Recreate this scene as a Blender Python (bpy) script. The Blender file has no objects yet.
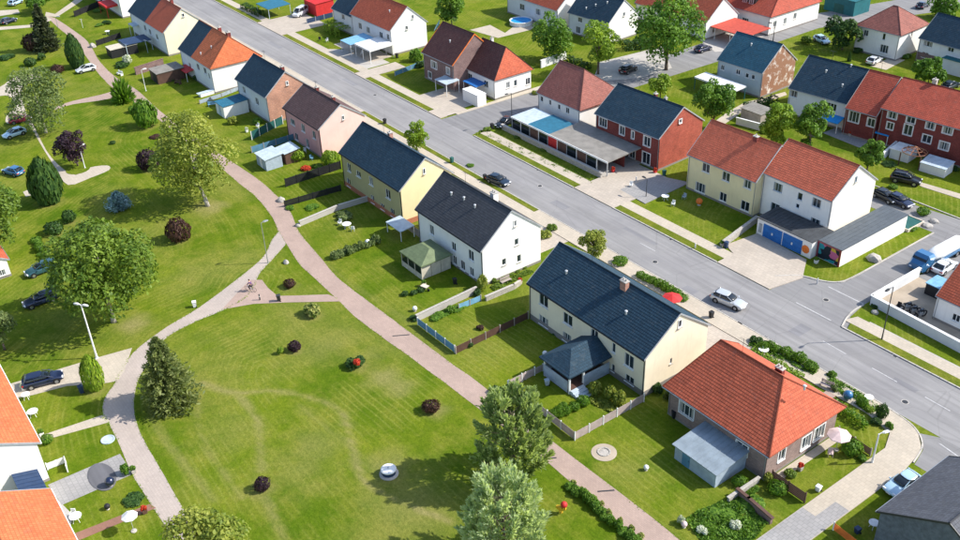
import bpy, bmesh, math, random
import numpy as np
from mathutils import Vector, Matrix, Euler
R = math.radians
random.seed(7); RNG = np.random.default_rng(11)
scene = bpy.context.scene
col = scene.collection

# ------------------------------------------------------------------ camera
CAM_H = 70.0; FPX = 968.4; PITCH = .55181448; ROLL = -.04196502; YAW = -.95540681
_f = np.array([math.sin(YAW)*math.cos(PITCH), math.cos(YAW)*math.cos(PITCH), -math.sin(PITCH)])
_r = np.array([math.cos(YAW), -math.sin(YAW), 0.0]); _u = np.cross(_r, _f)
_r2 = math.cos(ROLL)*_r + math.sin(ROLL)*_u; _u2 = -math.sin(ROLL)*_r + math.cos(ROLL)*_u
cam = bpy.data.cameras.new('camera'); cam_o = bpy.data.objects.new('camera', cam); col.objects.link(cam_o)
cam.sensor_width = 36; cam.lens = FPX/960*36; cam.clip_start = .5; cam.clip_end = 3000
cam_o.matrix_world = Matrix(((_r2[0], _u2[0], -_f[0], 0), (_r2[1], _u2[1], -_f[1], 0), (_r2[2], _u2[2], -_f[2], CAM_H), (0, 0, 0, 1)))
scene.camera = cam_o

# ------------------------------------------------------------------ sky, sun, exposure
SUN_EL, SUN_AZ = R(40.5), R(55)          # azimuth counter-clockwise from the street direction (+X)
w = bpy.data.worlds.new('World'); scene.world = w; w.use_nodes = True
nt = w.node_tree; bgn = nt.nodes['Background']
sk = nt.nodes.new('ShaderNodeTexSky'); sk.sky_type = 'NISHITA'; sk.sun_disc = False
sk.sun_elevation = SUN_EL; sk.sun_rotation = R(90)-SUN_AZ; sk.air_density = 1.0; sk.dust_density = 1.2
nt.links.new(sk.outputs[0], bgn.inputs[0]); bgn.inputs[1].default_value = .15
sl = bpy.data.lights.new('sun', 'SUN'); sl.energy = 3.9; sl.angle = R(.6); sl.color = (1, .95, .87)
so = bpy.data.objects.new('sun', sl); col.objects.link(so)
sd = Vector((math.cos(SUN_AZ)*math.cos(SUN_EL), math.sin(SUN_AZ)*math.cos(SUN_EL), math.sin(SUN_EL)))
so.rotation_euler = sd.to_track_quat('Z', 'Y').to_euler(); so.location = (-60, 60, 120)
scene.view_settings.view_transform = 'Standard'; scene.view_settings.look = 'None'
scene.view_settings.exposure = .84; scene.view_settings.gamma = 1
scene.render.engine = 'CYCLES'

# ------------------------------------------------------------------ places: photograph pixel -> point on the ground (or at height z)
def ray(px, py):
    return _r2*(px-480)/FPX - _u2*(py-270)/FPX + _f
def G(px, py, z=0.0):
    d = ray(px, py); t = (z-CAM_H)/d[2]; return (d[0]*t, d[1]*t)
def proj(x, y, z):
    v = np.array([x, y, z-CAM_H]); c = v@_f; return (FPX*(v@_r2)/c+480, 270-FPX*(v@_u2)/c)
def mpp(px, py):                        # metres per pixel at a ground point
    x, y = G(px, py); return float(np.array([x, y, -CAM_H])@_f)/FPX
def height(px, py, top):                # height of something standing at px,py whose top is at image row top
    x, y = G(px, py); lo, hi = 0, 40
    for _ in range(40):
        m = (lo+hi)/2
        if proj(x, y, m)[1] > top: lo = m
        else: hi = m
    return lo
def PX(*pts): return [G(*p) for p in pts]
def smooth(pts, n=5):
    out = []; P = [np.array(p) for p in pts]
    for i in range(len(P)-1):
        a, b, c, d = P[max(i-1, 0)], P[i], P[i+1], P[min(i+2, len(P)-1)]
        for k in range(n):
            t = k/n; out.append(tuple(.5*((2*b)+(c-a)*t+(2*a-5*b+4*c-d)*t*t+(3*b-a-3*c+d)*t**3)))
    out.append(tuple(P[-1])); return out

# ------------------------------------------------------------------ materials
MATS = {}
def lin(c):
    if isinstance(c, str):
        v = [int(c[i:i+2], 16)/255 for i in (0, 2, 4)]
        return tuple(x/12.92 if x <= .04045 else ((x+.055)/1.055)**2.4 for x in v)
    return c
class N:
    def __init__(s, m): s.t = m.node_tree; s.b = s.t.nodes['Principled BSDF']; s.p = None
    def n(s, typ, **k):
        nd = s.t.nodes.new('ShaderNode'+typ)
        for a, v in k.items(): setattr(nd, a, v)
        return nd
    def l(s, a, b): s.t.links.new(a, b)
    def pos(s):
        if s.p is None: s.p = s.n('NewGeometry').outputs['Position']
        return s.p
    def noise(s, scale, detail=3, rough=.55, vec=None):
        nd = s.n('TexNoise'); nd.inputs['Scale'].default_value = scale; nd.inputs['Detail'].default_value = detail
        nd.inputs['Roughness'].default_value = rough; s.l(vec or s.pos(), nd.inputs['Vector']); return nd.outputs['Fac']
    def ramp(s, fac, lo, hi, a=0., b=1.):
        nd = s.n('MapRange'); nd.inputs[1].default_value = lo; nd.inputs[2].default_value = hi
        nd.inputs[3].default_value = a; nd.inputs[4].default_value = b; s.l(fac, nd.inputs[0]); return nd.outputs[0]
    def mix(s, fac, a, b, mode='MIX'):
        nd = s.n('Mix', data_type='RGBA', blend_type=mode)
        for v, i in ((fac, 0), (a, 6), (b, 7)):
            if hasattr(v, 'links') or hasattr(v, 'is_linked'): s.l(v, nd.inputs[i])
            elif i == 0: nd.inputs[0].default_value = v
            else: nd.inputs[i].default_value = (*lin(v), 1)
        return nd.outputs[2]
    def bump(s, h, st=.3, dist=.02):
        nd = s.n('Bump'); nd.inputs['Strength'].default_value = st; nd.inputs['Distance'].default_value = dist
        s.l(h, nd.inputs['Height']); s.l(nd.outputs[0], s.b.inputs['Normal'])
    def out(s, c, rough=.8, spec=.3, metal=0):
        if hasattr(c, 'is_linked'): s.l(c, s.b.inputs['Base Color'])
        else: s.b.inputs['Base Color'].default_value = (*lin(c), 1)
        s.b.inputs['Roughness'].default_value = rough; s.b.inputs['Specular IOR Level'].default_value = spec
        s.b.inputs['Metallic'].default_value = metal
def new(name):
    m = bpy.data.materials.new(name); m.use_nodes = True; MATS[name] = m; return m, N(m)
def sc(c, k): c = lin(c); return tuple(min(1, x*k) for x in c)
def plain(name, c, rough=.75, var=.18, scale=1.5, spec=.3, metal=0, bump=0, fine=12):
    m, n = new(name); c = lin(c)
    f = n.ramp(n.noise(scale, 4), .3, .7)
    cc = n.mix(f, sc(c, 1-var), sc(c, 1+var*.7))
    f2 = n.ramp(n.noise(fine, 2), .3, .75)
    cc = n.mix(f2, cc, n.mix(1.0, cc, (1-var*.6,)*3, 'MULTIPLY'))
    n.out(cc, rough, spec, metal)
    if bump: n.bump(n.noise(fine, 3), bump, .03)
    return m
def roofmat(name, c, tw=.3, th=.34, var=.17, rough=.8, mort=.45):
    m, n = new(name); c = lin(c)
    uv = n.n('UVMap').outputs[0]
    bt = n.n('TexBrick'); n.l(uv, bt.inputs['Vector']); bt.inputs['Scale'].default_value = 1
    bt.inputs['Brick Width'].default_value = tw; bt.inputs['Row Height'].default_value = th; bt.inputs['Mortar Size'].default_value = .022
    bt.inputs['Mortar Smooth'].default_value = .4; bt.inputs['Bias'].default_value = 0; bt.offset = .5
    bt.inputs['Color1'].default_value = (*sc(c, 1-var), 1); bt.inputs['Color2'].default_value = (*sc(c, 1+var*.8), 1); bt.inputs['Mortar'].default_value = (*sc(c, mort), 1)
    f = n.ramp(n.noise(.35, 5), .35, .7)
    cc = n.mix(f, bt.outputs['Color'], n.mix(1.0, bt.outputs['Color'], (.84, .85, .87), 'MULTIPLY'))
    f2 = n.ramp(n.noise(1.6, 6, .7), .54, .74, 0, .26)
    cc = n.mix(f2, cc, (.16, .15, .13))
    mp = n.n('Mapping'); n.l(uv, mp.inputs['Vector']); mp.inputs['Scale'].default_value = (1.6, .12, 1)
    f3 = n.ramp(n.noise(1.0, 4, .65, mp.outputs[0]), .52, .72, 0, .3); cc = n.mix(f3, cc, n.mix(1.0, cc, (.62, .63, .62), 'MULTIPLY'))     # run-off streaks down the slope
    n.out(cc, rough, .25); n.bump(bt.outputs['Fac'], -.4, .025)
    return m
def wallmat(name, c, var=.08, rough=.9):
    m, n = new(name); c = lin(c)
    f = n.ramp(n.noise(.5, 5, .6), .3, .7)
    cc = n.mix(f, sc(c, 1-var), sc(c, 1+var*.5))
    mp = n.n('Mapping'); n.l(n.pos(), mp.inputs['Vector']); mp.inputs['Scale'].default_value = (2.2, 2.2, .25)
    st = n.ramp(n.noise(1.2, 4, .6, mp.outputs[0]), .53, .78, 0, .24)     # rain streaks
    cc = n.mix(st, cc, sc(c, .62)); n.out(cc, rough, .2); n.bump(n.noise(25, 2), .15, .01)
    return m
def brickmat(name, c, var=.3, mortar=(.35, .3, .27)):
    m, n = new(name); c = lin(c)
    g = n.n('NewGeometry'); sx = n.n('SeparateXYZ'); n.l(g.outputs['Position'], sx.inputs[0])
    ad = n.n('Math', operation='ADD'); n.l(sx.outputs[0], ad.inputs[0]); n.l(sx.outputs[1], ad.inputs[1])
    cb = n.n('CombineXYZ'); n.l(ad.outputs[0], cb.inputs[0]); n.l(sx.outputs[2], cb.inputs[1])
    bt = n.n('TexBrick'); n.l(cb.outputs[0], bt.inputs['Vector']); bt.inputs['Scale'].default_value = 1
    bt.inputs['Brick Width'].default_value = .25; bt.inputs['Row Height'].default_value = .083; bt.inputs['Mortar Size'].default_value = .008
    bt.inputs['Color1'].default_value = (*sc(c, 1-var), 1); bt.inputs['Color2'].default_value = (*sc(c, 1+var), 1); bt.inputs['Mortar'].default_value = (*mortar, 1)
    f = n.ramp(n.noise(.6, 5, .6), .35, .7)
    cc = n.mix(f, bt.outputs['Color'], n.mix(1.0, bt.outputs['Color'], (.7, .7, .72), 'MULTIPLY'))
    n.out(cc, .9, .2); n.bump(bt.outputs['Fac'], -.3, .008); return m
def leafmat(name, a, b, trans=.32, rough=.55):
    m, n = new(name)
    at = n.n('Attribute', attribute_name='tint'); cc = n.mix(at.outputs['Fac'], a, b)
    f = n.ramp(n.noise(.9, 2), .35, .65); cc = n.mix(f, n.mix(1.0, cc, (.82, .85, .8), 'MULTIPLY'), cc)
    n.out(cc, rough, .25)
    tr = n.n('BsdfTranslucent'); n.l(n.mix(1.0, cc, (1.2, 1.25, .6), 'MULTIPLY'), tr.inputs[0])
    mx = n.n('MixShader'); mx.inputs[0].default_value = trans; n.l(n.b.outputs[0], mx.inputs[1]); n.l(tr.outputs[0], mx.inputs[2])
    n.l(mx.outputs[0], n.t.nodes['Material Output'].inputs['Surface']); return m
def grassmat(name, attr, dry=False):
    m, n = new(name)
    f1 = n.ramp(n.noise(.06, 4, .6), .35, .65); f2 = n.ramp(n.noise(.5, 4, .65), .3, .72); f3 = n.ramp(n.noise(2.6, 4, .75), .3, .72)
    c = n.mix(f1, (.135, .198, .014), (.235, .268, .022))
    if dry: c = n.mix(.45, c, (.22, .2, .05))
    c = n.mix(f2, c, n.mix(1.0, c, (.64, .78, .6), 'MULTIPLY'))
    f4 = n.ramp(n.noise(.22, 5, .7), .44, .68, 0, .75); c = n.mix(f4, c, (.31, .285, .05))
    if attr:
        at = n.n('Attribute', attribute_name='wear'); sp = n.n('SeparateColor'); n.l(at.outputs['Color'], sp.inputs[0])
        c = n.mix(sp.outputs[2], c, n.mix(1.0, c, (.72, .84, .66), 'MULTIPLY'))      # mowing lanes
        la = n.n('Attribute', attribute_name='lane'); ad = n.n('Math', operation='MULTIPLY_ADD'); n.l(n.noise(.8, 3, .6), ad.inputs[0]); ad.inputs[1].default_value = .22; n.l(la.outputs['Fac'], ad.inputs[2])
        mu = n.n('Math', operation='MULTIPLY'); n.l(ad.outputs[0], mu.inputs[0]); mu.inputs[1].default_value = 8.2; sn_ = n.n('Math', operation='SINE'); n.l(mu.outputs[0], sn_.inputs[0])
        gate = n.n('Math', operation='MULTIPLY'); n.l(n.ramp(sn_.outputs[0], .3, .95, 0, .42), gate.inputs[0]); n.l(n.ramp(n.noise(.11, 4, .7), .42, .62), gate.inputs[1])
        c = n.mix(gate.outputs[0], c, (.33, .34, .075))                              # pale cut swathes
        c = n.mix(sp.outputs[1], c, (.33, .29, .09))                               # dry grass
        c = n.mix(sp.outputs[0], c, (.40, .32, .17))                                # trodden earth
    c = n.mix(f3, n.mix(1.0, c, (.56, .63, .5), 'MULTIPLY'), c)
    f5 = n.ramp(n.noise(7, 3, .75), .3, .7); c = n.mix(f5, n.mix(1.0, c, (.66, .72, .6), 'MULTIPLY'), c)
    n.out(c, .95, .03)
    mm = n.n('Math', operation='ADD'); n.l(n.noise(7, 4, .75), mm.inputs[0]); n.l(n.noise(2, 3), mm.inputs[1]); n.bump(mm.outputs[0], .55, .12)
    return m
def pavemat(name, c, var=.12, jx=0, jy=0, mort=.6, rough=.85, patch=.3):
    m, n = new(name); c = lin(c)
    f = n.ramp(n.noise(.25, 5, .65), .3, .7); cc = n.mix(f, sc(c, 1-var), sc(c, 1+var*.6))
    f2 = n.ramp(n.noise(18, 2, .7), .25, .75); cc = n.mix(f2, n.mix(1.0, cc, (.84, .84, .84), 'MULTIPLY'), cc)
    if jx:
        bt = n.n('TexBrick'); n.l(n.pos(), bt.inputs['Vector']); bt.inputs['Scale'].default_value = 1
        bt.inputs['Brick Width'].default_value = jx; bt.inputs['Row Height'].default_value = jy; bt.inputs['Mortar Size'].default_value = min(jx, jy)*.045
        bt.inputs['Color1'].default_value = (.94, .94, .94, 1); bt.inputs['Color2'].default_value = (1.05, 1.04, 1.03, 1); bt.inputs['Mortar'].default_value = (mort,)*3+(1,)
        cc = n.mix(1.0, cc, bt.outputs['Color'], 'MULTIPLY')
    st = n.ramp(n.noise(.9, 5, .7), .55, .75, 0, patch); cc = n.mix(st, cc, sc(c, .62))
    n.out(cc, rough, .2); n.bump(n.noise(30, 2), .25, .01); return m
def asphalt(name, c):
    m, n = new(name); c = lin(c)
    mp = n.n('Mapping'); n.l(n.pos(), mp.inputs['Vector']); mp.inputs['Scale'].default_value = (.05, 1.1, 1)
    f = n.ramp(n.noise(1, 3, .6, mp.outputs[0]), .35, .65); cc = n.mix(f, sc(c, .86), sc(c, 1.1))     # wheel tracks along the street
    f1 = n.ramp(n.noise(.12, 5, .65), .4, .65); cc = n.mix(f1, cc, n.mix(1.0, cc, (.85, .85, .87), 'MULTIPLY'))
    vo = n.n('TexVoronoi', feature='DISTANCE_TO_EDGE'); vo.inputs['Scale'].default_value = .16
    wv = n.n('Mix', data_type='VECTOR'); wv.inputs[0].default_value = .35; n.l(n.pos(), wv.inputs[4])
    nz = n.n('TexNoise'); nz.inputs['Scale'].default_value = .5; n.l(n.pos(), nz.inputs['Vector']); n.l(nz.outputs['Color'], wv.inputs[5])
    n.l(n.pos(), vo.inputs['Vector'])
    ck = n.ramp(vo.outputs['Distance'], .003, .009, .22, 0); cc = n.mix(ck, cc, sc(c, .45))             # sealed cracks
    f2 = n.ramp(n.noise(22, 2, .75), .25, .75); cc = n.mix(f2, n.mix(1.0, cc, (.84, .84, .85), 'MULTIPLY'), cc)
    sp = n.ramp(n.noise(.7, 5, .7), .6, .75, 0, .3); cc = n.mix(sp, cc, sc(c, .6))
    n.out(cc, .9, .2); n.bump(n.noise(40, 2), .25, .01); return m

grassmat('grass_ground', True); grassmat('grass', False); grassmat('grass_verge', False, True)
asphalt('asphalt', (.275, .268, .262)); asphalt('asphalt_lane', (.25, .245, .24)); asphalt('asphalt_dark', (.15, .15, .16))
pavemat('pavement', (.49, .43, .345), .1, .5, .5, .84); pavemat('kerbstone', (.5, .47, .42), .12, 1.0, 5, .6)
pavemat('pink_paving', (.41, .305, .255), .12, .4, .2, .72, patch=.3); pavemat('grey_paving', (.33, .32, .31), .12, .5, .5, .72)
pavemat('apron', (.47, .41, .34), .12, .6, .6, .82); pavemat('concrete', (.46, .43, .39), .14); pavemat('red_paving', (.28, .15, .11), .15, .22, .11, .7)
pavemat('fork_paving', (.44, .375, .33), .1, .3, .3, .8, patch=.25); pavemat('gravel', (.42, .35, .27), .25); pavemat('soil', (.14, .09, .05), .25)
plain('line_paint', (.47, .465, .46), .8, .3, 3)
NAVY = roofmat('roof_navy', (.023, .054, .082)); roofmat('roof_charcoal', (.066, .068, .076)); roofmat('roof_terracotta', (.49, .112, .056)); roofmat('roof_orange', (.60, .16, .062))
roofmat('roof_coral', (.62, .15, .08)); roofmat('roof_brown', (.125, .052, .045)); roofmat('roof_mauve', (.12, .07, .066)); roofmat('roof_red', (.42, .085, .05)); roofmat('roof_teal', (.03, .105, .155)); roofmat('roof_slate', (.10, .105, .12)); roofmat('roof_rose', (.30, .11, .085))
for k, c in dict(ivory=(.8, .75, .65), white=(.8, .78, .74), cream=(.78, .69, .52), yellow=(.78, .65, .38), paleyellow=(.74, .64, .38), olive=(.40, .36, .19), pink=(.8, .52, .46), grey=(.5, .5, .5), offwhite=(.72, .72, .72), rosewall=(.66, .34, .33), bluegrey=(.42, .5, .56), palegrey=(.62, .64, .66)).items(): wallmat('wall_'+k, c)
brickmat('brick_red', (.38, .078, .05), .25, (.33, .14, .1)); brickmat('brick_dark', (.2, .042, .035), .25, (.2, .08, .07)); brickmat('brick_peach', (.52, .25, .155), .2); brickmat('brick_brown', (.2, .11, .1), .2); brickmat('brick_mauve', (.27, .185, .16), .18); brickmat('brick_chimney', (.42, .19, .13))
m, n = new('brick_patchy'); f = n.ramp(n.noise(.7, 5, .7), .53, .62); n.out(n.mix(f, (.27, .14, .085), (.6, .54, .48)), .9, .2)   # render flaking off brick
wallmat('plinth', (.24, .22, .2)); wallmat('plinth_red', (.42, .16, .09))
for k, c in dict(white_paint=(.78, .78, .76), grey_paint=(.35, .36, .37), dark=(.02, .02, .022), navy_paint=(.025, .05, .11), blue_paint=(.02, .14, .42), sky_paint=(.2, .42, .6), palesky=(.46, .54, .6), red_paint=(.55, .03, .03), teal_paint=(.015, .13, .15), green_paint=(.02, .1, .09), yellow_paint=(.75, .45, .03), orange_paint=(.75, .18, .03), brown_wood=(.11, .06, .045), grey_wood=(.36, .31, .28), pink_wood=(.42, .34, .32), pale_wood=(.6, .52, .42), blue_wood=(.1, .24, .36), bluegrey_wood=(.36, .43, .5), sage=(.14, .18, .09), beige_cloth=(.55, .5, .4), pink_cloth=(.65, .5, .48), purple_paint=(.1, .04, .12)).items(): plain(k, c, .6)
plain('red_tile', (.45, .07, .045), .8); plain('zinc_blue', (.24, .29, .33), .55, .2, .8); plain('slate_clad', (.13, .145, .165), .8, .25, 2.5, bump=.4, fine=6); plain('metal_grey', (.4, .41, .42), .45, .1, 2, .5, .6); plain('metal_dark', (.05, .052, .055), .5, .1, 2, .4, .3); plain('galvanised', (.55, .56, .57), .5, .12, 2, .5, .3)
plain('corrugated', (.085, .1, .115), .6, .15, 1.2); plain('felt_roof', (.06, .065, .07), .9, .25, 1); plain('canopy_grey', (.34, .32, .28), .85, .18, .8)
plain('bark', (.13, .1, .075), .95, .3, 4, bump=.6, fine=9); plain('bark_pale', (.42, .38, .33), .9, .3, 5, bump=.4, fine=7)
plain('skin', (.5, .3, .2), .6); plain('shirt', (.12, .06, .16), .8); plain('trousers', (.03, .03, .05), .85); plain('hair', (.04, .02, .012), .8)
plain('stone', (.42, .39, .35), .9, .25, 3, bump=.5); plain('rubber', (.015, .015, .016), .85, .1); plain('rim', (.45, .46, .47), .35, .1, 3, .5, .8)
m, n = new('glass'); oi = n.n('ObjectInfo'); tc = n.n('TexCoord'); sx = n.n('SeparateXYZ'); n.l(tc.outputs['Generated'], sx.inputs[0])
ab = n.n('Math', operation='PINGPONG'); n.l(sx.outputs[0], ab.inputs[0]); ab.inputs[1].default_value = .5
lt = n.n('Math', operation='LESS_THAN'); n.l(ab.outputs[0], lt.inputs[0]); n.l(n.ramp(oi.outputs['Random'], .25, 1, 0, .34), lt.inputs[1])       # net curtains drawn to the sides, more or less
n.out(n.mix(lt.outputs[0], n.mix(oi.outputs['Random'], (.008, .014, .022), (.035, .055, .07)), (.30, .30, .29)), .06, .6)
m, n = new('car_glass'); n.out((.012, .018, .024), .05, .7)
m, n = new('headlamp'); n.out((.75, .77, .8), .15, .6)
m, n = new('tail_lamp'); n.out((.4, .012, .01), .25, .5)
def paint(name, c, metal=.25):
    m, n = new(name); n.out(c, .28, .5, metal); n.b.inputs['Coat Weight'].default_value = .7; n.b.inputs['Coat Roughness'].default_value = .06; return m
for k, c in dict(car_silver=(.5, .53, .56), car_navy=(.012, .02, .055), car_black=(.012, .014, .018), car_teal=(.03, .09, .11), car_blue=(.03, .14, .3), car_white=(.72, .74, .76), car_maroon=(.22, .02, .045), car_sky=(.42, .6, .72), car_slate=(.014, .028, .05)).items(): paint(k, c)
leafmat('leaf_mid', (0.048, 0.135, 0.012), (0.2, 0.34, 0.036), 0.36); leafmat('leaf_yellow', (0.13, 0.2, 0.026), (0.42, 0.43, 0.08), 0.4); leafmat('leaf_olive', (0.05, 0.115, 0.012), (0.23, 0.32, 0.04), 0.36)
leafmat('leaf_dark', (0.022, 0.066, 0.016), (0.08, 0.15, 0.03), 0.3); leafmat('leaf_purple', (0.026, 0.015, 0.024), (0.085, 0.045, 0.062)); leafmat('leaf_maroon', (0.045, 0.024, 0.02), (0.13, 0.065, 0.05))
leafmat('needle_dark', (0.030, 0.050, 0.025), (0.109, 0.123, 0.058)); leafmat('needle_olive', (0.085, 0.13, 0.04), (0.31, 0.34, 0.12), 0.45); leafmat('needle_silver', (0.31, 0.4, 0.22), (0.68, 0.74, 0.5), 0.5); leafmat('needle_sage', (0.15, 0.23, 0.085), (0.5, 0.57, 0.27), 0.5); leafmat('needle_blue', (0.041, 0.096, 0.138), (0.435, 0.609, 0.700))
leafmat('leaf_bright', (0.13, 0.25, 0.018), (0.32, 0.42, 0.04), 0.36); leafmat('leaf_grey', (0.075, 0.125, 0.035), (0.26, 0.315, 0.11), 0.38); leafmat('flower_red', (0.475, 0.019, 0.019), (0.700, 0.120, 0.040)); leafmat('flower_white', (0.35, 0.42, 0.25), (0.85, 0.83, 0.8)); leafmat('leaf_mixed', (0.069, 0.138, 0.021), (0.493, 0.478, 0.145))

# ------------------------------------------------------------------ objects
def tag(o, label=None, cat=None, group=None, kind=None):
    for k, v in (('label', label), ('category', cat), ('group', group), ('kind', kind)):
        if v: o[k] = v
    return o
def thing(name, label, cat, loc=(0, 0, 0), rz=0, group=None):
    o = bpy.data.objects.new(name, None); col.objects.link(o); o.empty_display_size = .3
    o.location = loc if len(loc) == 3 else (loc[0], loc[1], 0); o.rotation_euler = (0, 0, rz); return tag(o, label, cat, group)
def link(name, me, mat, parent=None, loc=None, rot=None):
    o = bpy.data.objects.new(name, me); col.objects.link(o); o.parent = parent
    if loc is not None: o.location = loc
    if rot is not None: o.rotation_euler = rot
    if mat:
        if not me.materials: me.materials.append(MATS[mat])
        if me.materials[0] != MATS[mat]:
            o.material_slots[0].link = 'OBJECT'; o.material_slots[0].material = MATS[mat]
    return o
class MB:
    def __init__(s): s.v = []; s.f = []; s.uv = {}
    def add(s, vs, fs):
        k = len(s.v); s.v += [tuple(map(float, q)) for q in vs]; s.f += [tuple(i+k for i in f) for f in fs]; return s
    def box(s, x0, x1, y0, y1, z0, z1):
        return s.add([(x0, y0, z0), (x1, y0, z0), (x1, y1, z0), (x0, y1, z0), (x0, y0, z1), (x1, y0, z1), (x1, y1, z1), (x0, y1, z1)],
                     [(0, 3, 2, 1), (4, 5, 6, 7), (0, 1, 5, 4), (1, 2, 6, 5), (2, 3, 7, 6), (3, 0, 4, 7)])
    def bbox(s, x0, x1, y0, y1, z0, z1, b=.03):       # box with chamfered upright edges and top
        def ring(i, z): return [(x0+i, y0+b, z), (x0+b, y0+i, z), (x1-b, y0+i, z), (x1-i, y0+b, z), (x1-i, y1-b, z), (x1-b, y1-i, z), (x0+b, y1-i, z), (x0+i, y1-b, z)]
        k = len(s.v); s.v += ring(0, z0)+ring(0, z1-b)+ring(b*.8, z1)
        for r in (0, 8):
            for i in range(8): s.f.append((k+r+i, k+r+(i+1) % 8, k+r+8+(i+1) % 8, k+r+8+i))
        s.f.append(tuple(k+16+i for i in range(8))); return s
    def cyl(s, p0, p1, r0, r1=None, n=8, cap=True):
        r1 = r0 if r1 is None else r1; p0 = Vector(p0); p1 = Vector(p1); d = (p1-p0).normalized()
        a = d.orthogonal().normalized(); b = d.cross(a); k = len(s.v)
        for p, r in ((p0, r0), (p1, r1)):
            for i in range(n): t = 2*math.pi*i/n; s.v.append(tuple(p+a*math.cos(t)*r+b*math.sin(t)*r))
        for i in range(n): j = (i+1) % n; s.f.append((k+i, k+j, k+n+j, k+n+i))
        if cap: s.f.append(tuple(k+n-1-i for i in range(n))); s.f.append(tuple(k+n+i for i in range(n)))
        return s
    def tube(s, pts, rs, n=7):
        for i in range(len(pts)-1): s.cyl(pts[i], pts[i+1], rs[i], rs[i+1], n)
        return s
    def lathe(s, prof, n=14, c=(0, 0, 0)):
        k = len(s.v)
        for r, z in prof:
            for i in range(n): t = 2*math.pi*i/n; s.v.append((c[0]+r*math.cos(t), c[1]+r*math.sin(t), c[2]+z))
        for q in range(len(prof)-1):
            for i in range(n): j = (i+1) % n; s.f.append((k+q*n+i, k+q*n+j, k+q*n+n+j, k+q*n+n+i))
        s.f.append(tuple(k+(len(prof)-1)*n+i for i in range(n))); s.f.append(tuple(k+n-1-i for i in range(n))); return s
    def prism(s, pts, z0, z1):
        a = sum(pts[i][0]*pts[(i+1) % len(pts)][1]-pts[(i+1) % len(pts)][0]*pts[i][1] for i in range(len(pts)))
        if a < 0: pts = pts[::-1]
        n = len(pts); return s.add([(x, y, z0) for x, y in pts]+[(x, y, z1) for x, y in pts],
                                  [tuple(range(n, 2*n))]+[(i, (i+1) % n, n+(i+1) % n, n+i) for i in range(n)])
    def face(s, *vs): return s.add(vs, [tuple(range(len(vs)))])
    def slope(s, a, b, c, d, row=.34, lift=.022):
        """tiled roof slope a-b eave, d-c top; courses stepped over a slab"""
        a, b, c, d = map(Vector, (a, b, c, d)); nrm = ((b-a).cross(((d+c)/2)-a)).normalized()
        e = (b-a).normalized(); up = ((c+d)/2-(a+b)/2); up -= e*up.dot(e); H = up.length; n = max(2, round(H/row))
        for i in range(n):
            t0, t1 = i/n, (i+1)/n
            p, q = a.lerp(d, t0)+nrm*lift, b.lerp(c, t0)+nrm*lift; r, t = b.lerp(c, t1)+nrm*.004, a.lerp(d, t1)+nrm*.004
            k = len(s.v); s.v += [tuple(p), tuple(q), tuple(r), tuple(t)]; s.f.append((k, k+1, k+2, k+3))
            s.uv[len(s.f)-1] = [((x-a).dot(e)+i*.15, H*tt) for x, tt in ((p, t0), (q, t0), (r, t1), (t, t1))]
            p0, q0 = a.lerp(d, t0), b.lerp(c, t0); k = len(s.v); s.v += [tuple(p0), tuple(q0), tuple(q), tuple(p)]; s.f.append((k, k+1, k+2, k+3))
        o = Vector((0, 0, -.15)); L = [a, b, c, d] if (c-d).length > .01 else [a, b, c]; k = len(s.v); m = len(L)
        s.v += [tuple(x) for x in L]+[tuple(x+o) for x in L]; s.f.append(tuple(k+2*m-1-i for i in range(m)))
        for i in range(m): j = (i+1) % m; s.f.append((k+i, k+m+i, k+m+j, k+j))
        return s
    def mesh(s, name, smooth=False):
        me = bpy.data.meshes.new(name); me.from_pydata(s.v, [], s.f); me.validate()
        if s.uv and len(me.polygons) == len(s.f):
            ul = me.uv_layers.new(name='UVMap')
            for fi, u in s.uv.items():
                for li, q in zip(me.polygons[fi].loop_indices, u): ul.data[li].uv = q
        if smooth: me.polygons.foreach_set('use_smooth', [True]*len(me.polygons))
        return me
    def build(s, name, mat, parent=None, loc=None, rot=None, smooth=False): return link(name, s.mesh(name, smooth), mat, parent, loc, rot)
def tl(o, label, cat, group=None): return tag(o, label, cat, group)
def slab(name, pts, z, mat, zb=-.06, label=None):
    return tag(MB().prism(list(pts), zb, z).build(name, mat), label, kind='structure')
def strip(name, line, wd, z, mat, zb=-.06):           # a ribbon of width wd along a line (kerbs)
    P = [Vector((x, y)) for x, y in line]; L, Rr = [], []
    for i, p in enumerate(P):
        d = (P[min(i+1, len(P)-1)]-P[max(i-1, 0)]).normalized(); nn = Vector((-d.y, d.x))*wd/2; L.append(tuple(p+nn)); Rr.append(tuple(p-nn))
    mb = MB()
    for i in range(len(P)-1): mb.add([(*q, zz) for zz in (zb, z) for q in (L[i], Rr[i], Rr[i+1], L[i+1])], [(4, 5, 6, 7), (1, 2, 6, 5), (3, 0, 4, 7), (0, 1, 5, 4), (2, 3, 7, 6)])
    return tag(mb.build(name, mat), kind='structure')

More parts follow.
